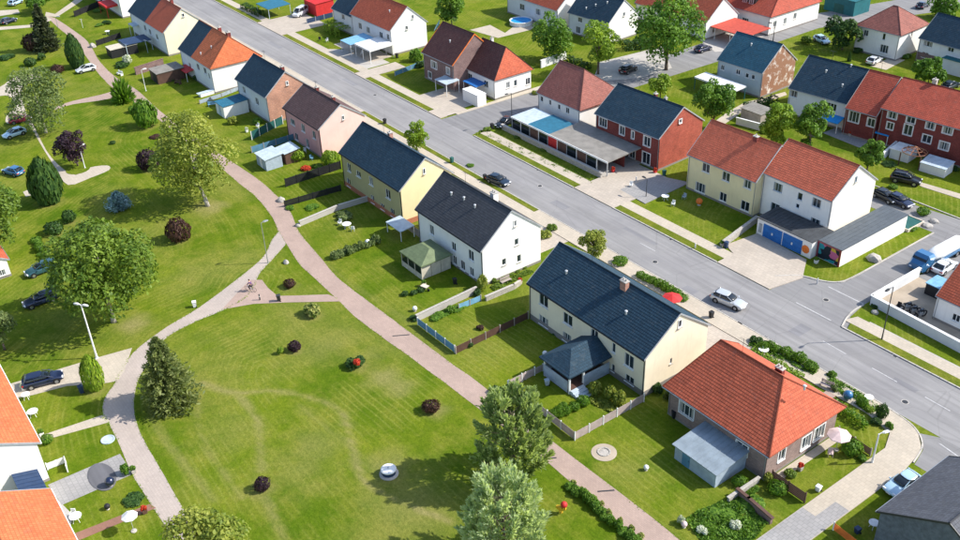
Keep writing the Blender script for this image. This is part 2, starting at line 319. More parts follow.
# ================================================================== GROUND
LEFT_EDGE = smooth(PX((45, 15), (58, 27.5), (73, 40), (85, 55), (97, 72), (113, 88), (138, 105), (158, 119), (200, 151), (240, 184), (257, 198), (272, 217), (278, 230), (286, 243), (298, 262), (313, 277), (338, 300), (353, 315), (378, 334), (414, 360), (478, 408), (547, 462), (615, 520), (650, 548), (690, 580)), 4)
RIGHT_EDGE = smooth(PX((55, 18), (73, 30), (88, 42), (100, 62), (117, 78), (137, 90), (160, 111), (200, 141), (240, 167), (260, 181), (278, 197), (291, 213), (298, 230), (307, 242), (320, 257), (337, 277), (357, 293), (380, 310), (400, 325), (447, 360), (480, 384), (552, 441), (640, 508), (677, 538), (725, 575)), 4)
FORK_L = smooth(PX((279, 231), (272, 240), (263, 257), (240, 277), (200, 307), (167, 327), (133, 353), (117, 380), (104, 400), (103, 415), (108, 422), (117, 440), (132, 473), (145, 495), (160, 518), (178, 545), (200, 580)), 4)
FORK_R = smooth(PX((286, 244), (270, 262), (260, 273), (254, 285), (246, 297), (235, 304), (217, 313), (197, 321), (170, 335), (155, 350), (145, 368), (137, 383), (134, 407), (138, 427), (147, 446), (160, 468), (182, 507), (203, 545), (225, 580)), 4)
def extend(L_, d=70): (x0, y0), (x1, y1) = L_[-4], L_[-1]; k = d/math.hypot(x1-x0, y1-y0); return L_+[(x1+(x1-x0)*k, y1+(y1-y0)*k)]
FORK_L, FORK_R = extend(FORK_L), extend(FORK_R); LEFT_EDGE = LEFT_EDGE+[(60, LEFT_EDGE[-1][1])]; RIGHT_EDGE = RIGHT_EDGE+[(60, RIGHT_EDGE[-1][1])]
_rr = random.Random(5)
LEFT_EDGE, RIGHT_EDGE, FORK_L, FORK_R = [[(x+_rr.gauss(0, .02), y+_rr.gauss(0, .02)) for x, y in L_] for L_ in (LEFT_EDGE, RIGHT_EDGE, FORK_L, FORK_R)]
def dist_line(X, Y, line):
    d = np.full(X.shape, 1e9)
    for (x0, y0), (x1, y1) in zip(line[:-1], line[1:]):
        ux, uy = x1-x0, y1-y0; L2 = ux*ux+uy*uy+1e-9
        t = np.clip(((X-x0)*ux+(Y-y0)*uy)/L2, 0, 1); d = np.minimum(d, np.hypot(X-x0-t*ux, Y-y0-t*uy))
    return d
def vnoise(X, Y, s, seed):
    r = np.random.default_rng(seed); T = r.random((64, 64)); x, y = X*s, Y*s; i, j = np.floor(x).astype(int), np.floor(y).astype(int); a, b = x-i, y-j
    a = a*a*(3-2*a); b = b*b*(3-2*b); g = lambda p, q: T[p % 64, q % 64]
    return (g(i, j)*(1-a)+g(i+1, j)*a)*(1-b)+(g(i, j+1)*(1-a)+g(i+1, j+1)*a)*b
def make_ground():
    xs = np.concatenate([[-1200, -700, -400], np.arange(-300, -215, 3.), np.arange(-215, -35, .5), np.arange(-35, 30, 3.), [60, 200, 700, 1200]])
    ys = np.concatenate([[-1200, -500, -150, -60, -30, -12], np.arange(-4, 67, .5), np.arange(67, 240, 2.5), [280, 400, 700, 1300]])
    X, Y = np.meshgrid(xs, ys); nx, ny = len(xs), len(ys)
    Z = np.zeros_like(X)
    co = np.stack([X, Y, Z], -1).reshape(-1, 3); idx = np.arange(nx*ny).reshape(ny, nx)
    q = np.stack([idx[:-1, :-1], idx[:-1, 1:], idx[1:, 1:], idx[1:, :-1]], -1).reshape(-1, 4)
    me = bpy.data.meshes.new('ground'); me.vertices.add(len(co)); me.vertices.foreach_set('co', co.ravel())
    me.loops.add(q.size); me.loops.foreach_set('vertex_index', q.ravel()); me.polygons.add(len(q)); me.polygons.foreach_set('loop_start', np.arange(0, q.size, 4)); me.update(calc_edges=True)
    n1, n2, n3 = vnoise(X, Y, .35, 1), vnoise(X, Y, .9, 2), vnoise(X, Y, .12, 3); nn = .5*n1+.5*n2
    def soft(d, wd): return np.clip(1-d/wd, 0, 1)
    earth = np.zeros_like(X); dry = np.zeros_like(X)
    tracks = [((203, 383), (233, 393), (273, 391), (307, 397), (340, 410), (349, 433), (357, 463), (367, 483), (397, 500), (450, 522)),
              ((236, 393), (257, 420), (260, 447), (262, 470)), ((265, 497), (272, 512), (283, 540)),
              ((148, 405), (158, 430), (187, 467), (213, 500)), ((197, 395), (200, 433), (217, 463), (243, 497)),
              ((298, 405), (330, 430), (345, 441)), ((172, 375), (200, 385), (236, 392)), ((322, 262), (360, 290), (410, 322))]
    for i, t in enumerate(tracks):
        d = dist_line(X, Y, smooth(PX(*t), 5)) + (n2-.5)*.7
        k = (1, .8, .5, .45, .5, .4, .5, .25)[i]; earth = np.maximum(earth, .6*k*soft(d, .5)*(.3+nn)); dry = np.maximum(dry, .8*k*soft(d, .9)*(.4+.8*nn))
    for (px, py), r, e in (((313, 447), 3.2, .15), ((388, 470), 2.6, .35), ((384, 377), 2.4, .4), ((398, 388), 2.0, .35), ((436, 411), 1.6, .45), ((264, 490), 1.8, .45), ((210, 207), 2.6, .65), ((133, 325), 2.2, .6), ((356, 366), 1.2, .3), ((172, 405), 1.6, .5), ((290, 288), 1.4, .3), ((240, 262), 5, .08),
                           ((34, 52), 1.5, .3), ((147, 127), 1.5, .3), ((150, 170), 1.4, .35), ((50, 203), 2.0, .3), ((180, 241), 1.5, .4), ((290, 287), .9, .5), ((312, 316), 1.4, .35), ((295, 351), .9, .5), ((357, 366), 1.5, .4), ((78, 68), 1.2, .3), ((70, 222), 1.0, .3), ((55, 234), 1.2, .3), ((120, 206), 1.6, .25), ((96, 390), 1.2, .3), ((330, 345), 4.5, .12), ((370, 355), 3, .12), ((230, 430), 4, .08), ((470, 345), 3.5, .08), ((405, 230), 3, .1), ((300, 470), 4, .1), ((410, 500), 5, .15), ((240, 193), 4, .06), ((628, 470), 3, .06)):
        x, y = G(px, py); d = np.hypot(X-x, Y-y)+(nn-.5)*r*1.4; earth = np.maximum(earth, e*soft(d, r)*(.6+.6*n2)); dry = np.maximum(dry, min(1, e*2+.25)*soft(d, r*1.5)*(.45+.6*n1))
    wire = dist_line(X, Y, smooth(PX((279, 305), (300, 335), (323, 360), (357, 393), (390, 427), (427, 457), (470, 510)), 5))
    mow = np.zeros_like(X)
    fl = [p for p in FORK_L]; d1 = dist_line(X, Y, LEFT_EDGE[30:]); d2 = dist_line(X, Y, FORK_R[10:]); d3 = dist_line(X, Y, LEFT_EDGE[:60])
    park = (Y < 52)
    ph = np.where(np.minimum(d1, d2) < 16, np.minimum(d1, d2), .8*X+.55*Y+2*n3)
    mow = np.clip(.5+.75*np.sin(ph*2*math.pi/2.3)+.9*(n1-.5), 0, 1)*park*(.2+.8*vnoise(X, Y, .08, 9))
    mow = np.maximum(mow, soft(wire, .7)*1.4)
    lot = np.floor((X+300)/7.3); mow = np.where(park, mow*.75, np.clip(.35*np.sin(lot*12.9)+.4*np.sin(Y*2*math.pi/1.7+lot)*.6, 0, 1)*.7)
    dry = np.clip(dry+.8*np.clip(n3*1.6-.7, 0, 1)*nn*np.where(park, 1, .4), 0, 1)
    la = me.attributes.new('lane', 'FLOAT', 'POINT'); la.data.foreach_set('value', ph.astype(np.float32).ravel())
    a = me.color_attributes.new('wear', 'FLOAT_COLOR', 'POINT'); a.data.foreach_set('color', np.stack([earth, dry, mow, np.ones_like(X)], -1).astype(np.float32).ravel())
    return tag(link('ground', me, 'grass_ground'), kind='structure')
make_ground()

# ---- streets
slab('main_street', [(-420, 82.9), (80, 82.9), (80, 91.8), (-420, 91.8)], .010, 'asphalt')
slab('side_road', [(-64.5, 91.82), (-51.5, 91.82), (-54.2, 94.5), (-54.75, 98), (-54.75, 121.5), (-59.5, 121.5), (-59.5, 102.3), (-60.2, 100.2), (-61.6, 98.9), (-64.5, 97.8)], .014, 'asphalt_lane')
slab('back_lane', [(-77, 121.3), (40, 121.3), (40, 127.6), (-59, 127.6), (-77, 125.2)], .018, 'asphalt_lane')
slab('cross_street', [(-140.2, 91.82), (-130.6, 91.82), (-131.6, 96), (-132.2, 104), (-132, 120), (-128.2, 128), (-127, 160), (-127, 185), (-116, 215), (-116, 260), (-126, 260), (-128, 215), (-137.5, 180), (-137.5, 165), (-136.5, 134), (-139.2, 122)], .014, 'asphalt_lane')
slab('parking_yard', PX((592, 82), (600, 62), (640, 52), (662, 46), (668, 60), (672, 68), (640, 78)), .02, 'concrete')
slab('forecourt', [(-34.2, 77.2), (-15, 77.2), (-15, 82.88), (-34.8, 82.88), (-36.6, 81.8), (-34.9, 79.8)], .012, 'asphalt_lane')
# ---- far footway: verge, walk, kerb, crossings
FAR = [(-420, -219.1), (-205.8, -172.4), (-168.2, -144.9), (-129.8, -103.3), (-94.1, -73.6), (-53.3, 60)]
for i, (a, b) in enumerate(FAR):
    slab('grass_verge', [(a+.5, 91.97), (b-.3, 91.97), (b, 93.3), (a, 93.3)], .125, 'grass_verge')
    strip('kerb', [(a-.2, 91.88), (b, 91.88)], .16, .13, 'kerbstone')
slab('footway', [(-420, 93.32), (-140.6, 93.32), (-140.6, 95.3), (-420, 95.3)], .10, 'pavement')
slab('footway', [(-130.2, 93.32), (-64.7, 93.32), (-64.7, 95.3), (-130.2, 95.3)], .10, 'pavement')
slab('footway', [(-54.2, 93.32), (60, 93.32), (60, 95.2), (-53.6, 95.2)], .10, 'pavement')
AP = [(-219, -206, 104), (-172.3, -168.3, 102), (-144.8, -140.6, 98), (-103.2, -94.2, 98.2)]
for a, b, y in AP: slab('driveway_crossing', [(a, 91.86), (b, 91.86), (b, y), (a, y)], .106, 'apron')
slab('driveway_crossing', [(-73.5, 91.86), (-64.6, 91.86), (-63.6, 97.4), (-66.2, 101.6), (-75.2, 102.3), (-75.9, 96.3), (-73.6, 95.3)], .106, 'apron')
slab('driveway', PX((620, 190), (657, 176), (690, 183), (645, 204)), .11, 'grey_paving')
slab('driveway', [(-103, 97.4), (-93.5, 97.4), (-93.5, 105.5), (-103, 105.5)], .108, 'apron')
# ---- near footway
slab('footway', [(-420, 80.1), (-48, 80.1), (-42, 80.3), (-38.5, 79.4), (-37.45, 77), (-37.45, -120), (-34.4, -120), (-34.3, 75.5), (-34.9, 79.6), (-36.7, 81.7), (-38.6, 82.55), (-42.5, 82.86), (-101, 82.86), (-101, 81.9), (-153, 81.9), (-153, 82.86), (-420, 82.86)], .10, 'pavement')
for a, b in ((-153, -137.6), (-136.5, -113.2), (-112.2, -101.2)): slab('grass_verge', [(a, 81.93), (b, 81.93), (b, 82.84), (a, 82.84)], .125, 'grass_verge')
strip('kerb', smooth([(-420, 82.94), (-101, 82.94), (-60, 82.94), (-44, 82.94), (-40.4, 82.75), (-37.4, 82.15), (-35.3, 80.3), (-34.4, 77.3)], 6), .14, .13, 'kerbstone')
slab('driveway', [(-37.4, 53), (-34.35, 53), (-34.35, 66.6), (-35.9, 66.6), (-35.9, 63.5), (-37.4, 63.5)], .106, 'grey_paving')
strip('kerb', smooth([(-66.2, 95.0), (-64.2, 97.6), (-61.7, 98.7), (-60.2, 99.9), (-59.55, 102.2), (-59.5, 112), (-59.5, 121.2)], 5), .2, .12, 'kerbstone')
strip('kerb', smooth([(-53.5, 91.9), (-54.3, 94), (-54.72, 96), (-54.72, 98)], 5), .2, .13, 'kerbstone')
strip('kerb', [(-77, 127.7), (-59, 127.75), (40, 127.75)], .18, .12, 'kerbstone')
slab('footpath', PX((905, 178), (926, 184), (960, 194), (985, 202), (985, 207), (960, 199), (922, 187)), .05, 'pavement')
slab('footpath', [(-47, 74.5), (-45.8, 74.5), (-45.8, 80.2), (-47, 80.2)], .104, 'pink_paving')
# ---- painted lines
for (a, b) in (((872, 368), (897, 382)), ((925, 397), (950, 411)), ((823, 341), (846, 354)), ((640, 243), (655, 251))):
    p, q = G(*a), G(*b); slab('road_marking', [(p[0], p[1]-.06), (q[0], q[1]-.06), (q[0], q[1]+.06), (p[0], p[1]+.06)], .016, 'line_paint', 0)
p, q = G(938, 443), G(958, 457); slab('road_marking', [(p[0], p[1]), (p[0]+.3, p[1]+.1), (q[0]+.3, q[1]+.1), (q[0], q[1])], .0165, 'line_paint', 0)
slab('road_marking', [(-60.5, 92.0), (-55.2, 92.0), (-55.2, 92.15), (-60.5, 92.15)], .019, 'line_paint', 0)
slab('road_marking', [(-60.2, 98.2), (-54.9, 98.2), (-54.9, 98.35), (-60.2, 98.35)], .019, 'line_paint', 0)
# ---- park paths
slab('park_path', LEFT_EDGE+RIGHT_EDGE[::-1], .016, 'pink_paving')
slab('park_path', FORK_L+FORK_R[::-1], .020, 'fork_paving')
slab('park_path', PX((250, 280), (262, 280), (268, 288), (277.5, 296), (300, 295.5), (328, 294.5), (345, 301), (338, 301.5), (287, 302.5), (253, 304), (222, 309.5), (240, 290)), .024, 'pink_paving')
slab('park_path', smooth(PX((122, 87), (115, 90.5), (100, 95), (73, 101), (55, 107)), 3)+smooth(PX((55, 110), (72, 104.5), (100, 100.5), (118, 97), (130, 97)), 3), .024, 'pink_paving')
slab('park_path', PX((45, 16), (57, 17), (80, 2), (95, -10), (88, -12), (72, 2), (55, 14), (46, 12)), .024, 'pavement')
slab('park_path', PX((46, 15.5), (36, 24.5), (0, 27), (-40, 29), (-40, 32), (0, 30), (36, 27), (52, 20)), .028, 'pavement')
slab('park_path', PX((-20, 15), (0, 10.5), (18, 9.5), (20, 13), (0, 16), (-20, 20)), .024, 'pavement')
slab('park_path', smooth(PX((-30, 98), (0, 87), (10, 80), (20, 76), (40, 74)), 3)+smooth(PX((40, 80), (24, 86), (23, 97), (26, 113), (31, 119), (46, 150), (62, 168), (76, 175), (88, 168), (107, 165.5), (109, 170), (90, 178), (68, 185), (57, 170), (44, 150), (30, 126), (24, 122), (7, 123.5), (7, 115), (15, 108), (12, 98), (0, 96), (-30, 108)), 3), .024, 'pavement')
slab('lawn_island', [(G(78, 169.5)[0]+2.2*math.cos(t)*.9, G(78, 169.5)[1]+2.0*math.sin(t)) for t in np.linspace(0, 6.28, 17)[:-1]], .05, 'grass')
slab('garden_path', PX((23, 192), (34, 187), (38, 193), (26, 197)), .024, 'pavement')
slab('driveway', PX((10, 384), (63, 368), (98, 357.5), (132, 348), (124, 372), (117, 381), (107, 383), (67, 386), (33, 395), (10, 400)), .028, 'pavement')
slab('garden_path', PX((40, 436), (106, 414), (110, 422), (52, 438), (40, 442)), .028, 'pavement')
slab('patio', PX((48, 485), (120, 454), (133, 474), (62, 505)), .028, 'grey_paving')
slab('garden_path', PX((66, 537), (150, 504), (156, 508), (80, 540)), .028, 'red_paving')
slab('patio', PX((73, 515), (63, 505), (58, 500), (64, 520), (70, 530)), .024, 'concrete')
slab('garden_path', PX((66, 143), (73, 143), (73, 147), (66, 146)), .02, 'pavement')
for px, py, a in ((401, 335.5, .1), (548, 458.5, .1), (606, 491, .1)):      # flat narrow dark bars laid on the path
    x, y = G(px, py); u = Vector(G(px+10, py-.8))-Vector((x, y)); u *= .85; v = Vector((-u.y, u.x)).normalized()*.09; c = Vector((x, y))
    o = tag(MB().prism([tuple(c-u-v), tuple(c+u-v), tuple(c+u+v), tuple(c-u+v)], 0, .028).build('dark_bar', 'metal_dark'), {401: 'narrow dark bar on the path near the blue garden fence', 548: 'narrow dark bar on the path beside the tall pine', 606: 'narrow dark bar on the path opposite the round stone disc'}[px], 'drain')
# ---- front yards of the street side and garden surfaces
slab('front_yard', [(-108, 73.5), (-91, 73.5), (-91, 80.08), (-108, 80.08)], .03, 'apron')
slab('front_yard', [(-81, 73.5), (-58.8, 73.5), (-58.8, 79.6), (-81, 79.6)], .03, 'concrete')
slab('front_yard', [(-64.5, 74), (-57.5, 74), (-57.5, 80.08), (-64.5, 80.08)], .034, 'apron')
slab('patio', [(-128.5, 97.8), (-102.8, 97.8), (-102.8, 106), (-128.5, 106)], .03, 'concrete')
slab('patio', [(-192, 98), (-176, 98), (-176, 103.5), (-192, 103.5)], .03, 'apron')
slab('patio', [(-190, 95.3), (-173, 95.3), (-173, 101), (-184, 101)], .026, 'concrete')
slab('driveway', [(-153, 95.3), (-142, 95.3), (-142, 104), (-153, 104)], .03, 'apron')
slab('footway', [(-140.6, 95.3), (-139.9, 95.3), (-139.5, 118), (-141, 118)], .08, 'pavement')
slab('yard', [(-54.4, 98.8), (-40, 98), (-40, 108.5), (-54.3, 109.2)], .024, 'gravel')
slab('yard', [(-54.3, 109.2), (-40, 108.5), (-40, 121.2), (-54.6, 121.2)], .02, 'asphalt_lane')
slab('patio', PX((823, 133), (845, 124), (868, 142), (860, 148)), .05, 'grey_paving')
slab('garden_path', PX((706, 128), (728, 112), (744, 103), (785, 92), (787, 95), (748, 108), (735, 117), (716, 130)), .04, 'pavement')
slab('garden_path', [(-42.0, 64), (-41.1, 64), (-41.1, 75.5), (-42.0, 75.5)], .03, 'pavement')
slab('patio', PX((870, 66), (890, 58), (905, 60), (886, 70)), .03, 'pavement')
slab('driveway', PX((505, 33), (520, 22), (545, 10), (556, 14), (530, 30), (498, 38), (470, 30), (490, 25)), .03, 'pavement')
slab('yard', PX((715, 52), (700, 40), (718, 32), (760, 30), (775, 30), (740, 50)), .024, 'concrete')
slab('round_paving', [(G(604, 452.5)[0]+1.35*math.cos(t), G(604, 452.5)[1]+1.35*math.sin(t)) for t in np.linspace(0, 6.28, 25)[:-1]], .03, 'gravel')
slab('footway', [(-52, 95.2), (40, 95.2), (40, 95.5), (-52, 95.5)], .03, 'concrete')

# ================================================================== HOUSES
WCACHE = {}
def window_meshes(wd, h, trim, shutter):
    k = (round(wd, 2), round(h, 2), trim)
    if k not in WCACHE:
        f = MB(); t = .075; y0, y1 = .05, .12; x = wd/2
        f.box(-x, -x+t, y0, y1, 0, h).box(x-t, x, y0, y1, 0, h).box(-x+t, x-t, y0, y1, 0, t).box(-x+t, x-t, y0, y1, h-t, h)
        nm = 0 if wd < .85 else (1 if wd < 1.75 else 2)
        for i in range(nm): c = -x+wd*(i+1)/(nm+1); f.box(c-.04, c+.04, y0+.01, y1-.01, t, h-t)
        p = MB().box(-x+t*.6, x-t*.6, .095, .105, t*.6, h-t*.6)
        s = MB().box(-x-.08, x+.08, -.12, .05, -.07, -.004)
        tr = None
        if trim:
            tr = MB(); e = .13; tr.box(-x-e, -x, -.03, .01, 0, h).box(x, x+e, -.03, .01, 0, h).box(-x-e, x+e, -.031, .01, h, h+e)
            tr = tr.mesh('trim')
        WCACHE[k] = (f.mesh('window'), p.mesh('pane'), s.mesh('sill'), tr)
    return WCACHE[k]
def add_window(parent, loc, rz, wd, h, fm='white_paint', trim=None, proud=0, sill=None):
    f, p, s, tr = window_meshes(wd, h, bool(trim), None)
    o = link('window', f, fm, parent, loc, (0, 0, rz)); link('pane', p, 'glass', o); link('sill', s, trim or sill or 'white_paint', o)
    if tr: link('trim', tr, trim, o)
    if proud: o.location = Vector(loc)+Euler((0, 0, rz)).to_matrix()@Vector((0, -proud, 0))
    return o
def facade(mb, o, ud, W, H, holes, rev=.14):
    o = Vector(o); ud = Vector(ud); z = Vector((0, 0, 1)); n = ud.cross(z)
    us = sorted({0, W, *[h[0] for h in holes], *[h[1] for h in holes]}); vs = sorted({0, H, *[h[2] for h in holes], *[h[3] for h in holes]})
    for i in range(len(us)-1):
        for j in range(len(vs)-1):
            cu, cv = (us[i]+us[i+1])/2, (vs[j]+vs[j+1])/2
            if any(h[0] < cu < h[1] and h[2] < cv < h[3] for h in holes): continue
            mb.face(o+ud*us[i]+z*vs[j], o+ud*us[i+1]+z*vs[j], o+ud*us[i+1]+z*vs[j+1], o+ud*us[i]+z*vs[j+1])
    for a, b, c, d in holes:
        q = [o+ud*a+z*c, o+ud*b+z*c, o+ud*b+z*d, o+ud*a+z*d]
        for i in range(4): j = (i+1) % 4; mb.face(q[i], q[j], q[j]-n*rev, q[i]-n*rev)
def house(name, label, x0, x1, y0, y1, ze, zr, wall, roofs, yaw=0, hl=0, hr=0, near=(), right=(), far=(), plinth='plinth', trim=None, frame='white_paint',
          chimneys=(), vents=(), ridge=None, wall_near=None, ov=.35, og=.1, yr=None, plinth_h=.5, lintel=None, bargeboard='grey_paint', cat='house', doors=(), gutter='metal_grey', hipmat=None, farwin=True, group=None):
    cx, cy = (x0+x1)/2, (y0+y1)/2; h = thing(name, label, cat, (cx, cy, 0), yaw, group)
    X0, X1, Y0, Y1 = x0-cx, x1-cx, y0-cy, y1-cy; YR = (0 if yr is None else yr-cy)
    rot = np.array([[math.cos(-yaw), -math.sin(-yaw)], [math.sin(-yaw), math.cos(-yaw)]])
    org = rot@np.array([-cx, -cy])
    og0, og1 = (ov if hl else og), (ov if hr else og)
    wx0, wx1, wy0, wy1 = X0+og0, X1-og1, Y0+ov, Y1-ov
    sn = (zr-ze)/(YR-Y0); sf = (zr-ze)/(Y1-YR); hn, hf = ze+ov*sn-.17, ze+ov*sf-.17; hw = min(hn, hf)
    def hit(px, py, side):
        d = ray(px, py); dx, dy = rot@d[:2]
        if side == 'near': t = (wy0-org[1])/dy; return org[0]+dx*t-wx0, CAM_H+d[2]*t
        t = (wx1-org[0])/dx; return org[1]+dy*t-wy0, CAM_H+d[2]*t
    wm = MB(); wn = MB() if wall_near else wm
    def place(lst, side, W, H, o, ud, rz, out):
        holes = []
        for it in lst:
            px, py, wd, hh = it[:4]; wd *= 1.12; hh *= 1.12; u, v = hit(px, py, side); u = min(max(u, wd/2+.2), W-wd/2-.2); v0 = max(v-hh/2, .35)
            attic = v0+hh > H-.12
            if attic and side == 'near': v0 = H-.15-hh; attic = False
            if any(a < u+wd/2+.12 and b > u-wd/2-.12 and c < v0+hh+.1 and d > v0-.1 for a, b, c, d in holes): continue
            p = Vector(o)+Vector(ud)*u+Vector((0, 0, v0))
            if not attic: holes.append((u-wd/2, u+wd/2, v0, v0+hh))
            add_window(h, p, rz, wd, hh, frame, trim, .125 if attic else 0, 'concrete' if side == 'right' else None)
        for (px, wd, hh, dm) in [d[1:] for d in doors if d[0] == side]:
            u = hit(px[0], px[1], side)[0]; u = min(max(u, wd/2+.2), W-wd/2-.2)
            if any(a < u+wd/2+.1 and b > u-wd/2-.1 and c < hh for a, b, c, d in holes): continue
            holes.append((u-wd/2, u+wd/2, .05, .05+hh)); p = Vector(o)+Vector(ud)*u+Vector((0, 0, .05))
            d = MB().box(-wd/2, wd/2, .06, .11, 0, hh).box(-wd*.35, wd*.35, .045, .06, hh*.15, hh*.45).box(-wd*.35, wd*.35, .045, .06, hh*.52, hh*.92).build('door', dm, h, p, (0, 0, rz))
            MB().box(wd*.32, wd*.4, -.0, .06, hh*.45, hh*.5).build('handle', 'metal_grey', d)
        facade(out, o, ud, W, H, holes)
    Wn, Wr = wx1-wx0, wy1-wy0
    place(near, 'near', Wn, hn, (wx0, wy0, 0), (1, 0, 0), 0, wn)
    place(right, 'right', Wr, hw, (wx1, wy0, 0), (0, 1, 0), R(90), wm)
    holes = []
    if farwin:
        k = max(2, int(Wn/3.6))
        for i in range(k):
            for zz in ((1.0, 3.4) if ze > 4.6 else (1.0,)):
                u = Wn*(i+.5)/k; holes.append((u-.55, u+.55, zz, zz+1.2)); add_window(h, (wx1-u, wy1, zz), R(180), 1.1, 1.2, frame, trim)
    facade(wm, (wx1, wy1, 0), (-1, 0, 0), Wn, hf, holes)
    facade(wm, (wx0, wy1, 0), (0, -1, 0), Wr, hw, [])
    for xx, hp in ((wx1, hr), (wx0, hl)):
        zt = zr-.17
        pts = [(xx, wy0, hw), (xx, wy1, hw)] + ([(xx, wy1, hf)] if hf > hw+.01 else []) + ([] if hp else [(xx, YR, zt)]) + ([(xx, wy0, hn)] if hn > hw+.01 else [])
        if hp: pts = [(xx, wy0, hw), (xx, wy1, hw), (xx, wy1, hf), (xx, wy0, hn)] if abs(hf-hn) > .01 else []
        if len(pts) > 2: wm.face(*pts)
    wm.build('wall', wall, h)
    if wall_near: wn.build('wall', wall_near, h)
    if plinth: MB().box(wx0-.03, wx1+.03, wy0-.03, wy1+.03, -.1, plinth_h*.66).build('plinth', plinth, h)
    # roof
    rx0, rx1 = X0+hl, X1-hr
    first = None; L = X1-X0
    for i, (fa, fb, rm) in enumerate(roofs):
        a, b = X0+L*fa, X0+L*fb; ta, tb = max(a, rx0), min(b, rx1)
        if fa == 0: ta = rx0
        if fb == 1: tb = rx1
        mb = MB(); mb.slope((a, Y0, ze), (b, Y0, ze), (tb, YR, zr), (ta, YR, zr)); mb.slope((b, Y1, ze), (a, Y1, ze), (ta, YR, zr), (tb, YR, zr))
        if hr and fb == 1 and not hipmat: mb.slope((X1, Y0, ze), (X1, Y1, ze), (rx1, YR, zr), (rx1, YR, zr))
        if hl and fa == 0: mb.slope((X0, Y1, ze), (X0, Y0, ze), (rx0, YR, zr), (rx0, YR, zr))
        o = mb.build('roof', rm, h); first = first or o
    if hipmat: MB().slope((X1, Y0, ze), (X1, Y1, ze), (rx1, YR, zr), (rx1, YR, zr)).build('roof', hipmat, h)
    rc = ridge or roofs[-1][2]; cap = MB().cyl((rx0, YR, zr+.0), (rx1, YR, zr+.0), .11, n=6)
    if hr: cap.cyl((rx1, YR, zr), (X1, Y0, ze), .09, n=6).cyl((rx1, YR, zr), (X1, Y1, ze), .09, n=6)
    if hl: cap.cyl((rx0, YR, zr), (X0, Y0, ze), .09, n=6).cyl((rx0, YR, zr), (X0, Y1, ze), .09, n=6)
    cap.build('ridge_cap', rc, first)
    for yy in (Y0-.06, Y1+.06): MB().cyl((X0, yy, ze-.1), (X1, yy, ze-.1), .07, n=6).build('gutter', gutter, h)
    for xx in (X0+.3 if not hl else wx0+.1, wx1-.15): MB().cyl((xx, wy0-.06, .1), (xx, wy0-.06, hn-.22), .045, n=6).build('downpipe', gutter, h)
    if bargeboard:
        for xx, hp in ((X1, hr), (X0, hl)):
            if hp: continue
            for ya in (Y0, Y1):
                bb = MB()
                e = .035 if xx > 0 else -.035
                bb.add([(xx+e, ya, ze-.17), (xx+e, YR, zr-.17), (xx+e, YR, zr+.06), (xx+e, ya, ze+.06), (xx-e, ya, ze-.17), (xx-e, YR, zr-.17), (xx-e, YR, zr+.06), (xx-e, ya, ze+.06)], [(0, 1, 2, 3), (4, 7, 6, 5), (3, 2, 6, 7), (0, 4, 5, 1), (0, 3, 7, 4)])
                bb.build('bargeboard', bargeboard, h)
    def rz_at(x, y): return zr-abs(y-YR)*(sn if y < YR else sf)
    for (u, v, wdx, wdy, ht, mt) in chimneys:          # u along 0..1, v across -1..1
        x = X0+L*u; y = YR+(v*(YR-Y0) if v < 0 else v*(Y1-YR)); z = rz_at(x, y)
        c = MB().box(x-wdx/2, x+wdx/2, y-wdy/2, y+wdy/2, z-.6, z+ht).build('chimney', mt, first)
        c2 = MB().box(x-wdx/2-.07, x+wdx/2+.07, y-wdy/2-.07, y+wdy/2+.07, z+ht, z+ht+.1)
        for s in ((-.2, .2) if wdx > .7 else (0,)): c2.cyl((x+s, y, z+ht+.1), (x+s, y, z+ht+.4), .12, .1, 8)
        c2.build('chimney_cap', 'concrete', first)
    for (u, v) in vents:
        x = X0+L*u; y = YR+v*(YR-Y0); z = rz_at(x, y)
        MB().cyl((x, y, z-.1), (x, y, z+.42), .12, n=10).cyl((x, y, z+.42), (x, y, z+.5), .2, .14, 10).build('roof_vent', 'galvanised', first)
    return h
def W(*a): return list(a)
house('house', 'long cream house with navy gable roof and hipped garden porch', -79.5, -59, 63.2, 73.8, 5.4, 9.3, 'wall_cream', [(0, 1, 'roof_navy')],
      near=[(543.6, 301, 1.5, 1.4), (567.8, 319.5, 1.5, 1.4), (594.4, 335, 1.1, 1.3), (613.6, 347.8, .55, 1.2), (629, 361, 1.4, 1.6), (543.6, 321.5, 1.6, 1.2), (567, 339, 1.4, 1.1), (613, 367.8, .5, .9), (629.5, 379.5, 1.3, .9)],
      right=[(679.7, 323.3, .5, .9), (671, 361, .3, .7)], chimneys=[(.60, -.12, .9, .6, .95, 'brick_chimney')], vents=[(.2, -.45), (.72, -.5)], plinth_h=1.2, gutter='dark')
house('house', 'white house with charcoal gable roof behind the green garden pavilion', -104.8, -89.1, 63.2, 73.8, 5.5, 9.8, 'wall_white', [(0, 1, 'roof_charcoal')],
      near=[(431.7, 230, 1, 1.4), (453.8, 246.5, .9, 1.2), (471, 255.3, 1.1, 1.4), (455, 263, .8, 1.2), (463, 270, .9, 1.3), (472, 278, .9, 1.2)],
      right=[(515, 223, .45, .8), (516.5, 242, .6, .9), (504, 262, .6, .9), (519, 258.4, .6, 1)], chimneys=[(.62, .3, .8, .8, 1.1, 'wall_white')], vents=[(.28, -.35), (.45, -.3), (.62, -.32)], gutter='dark')
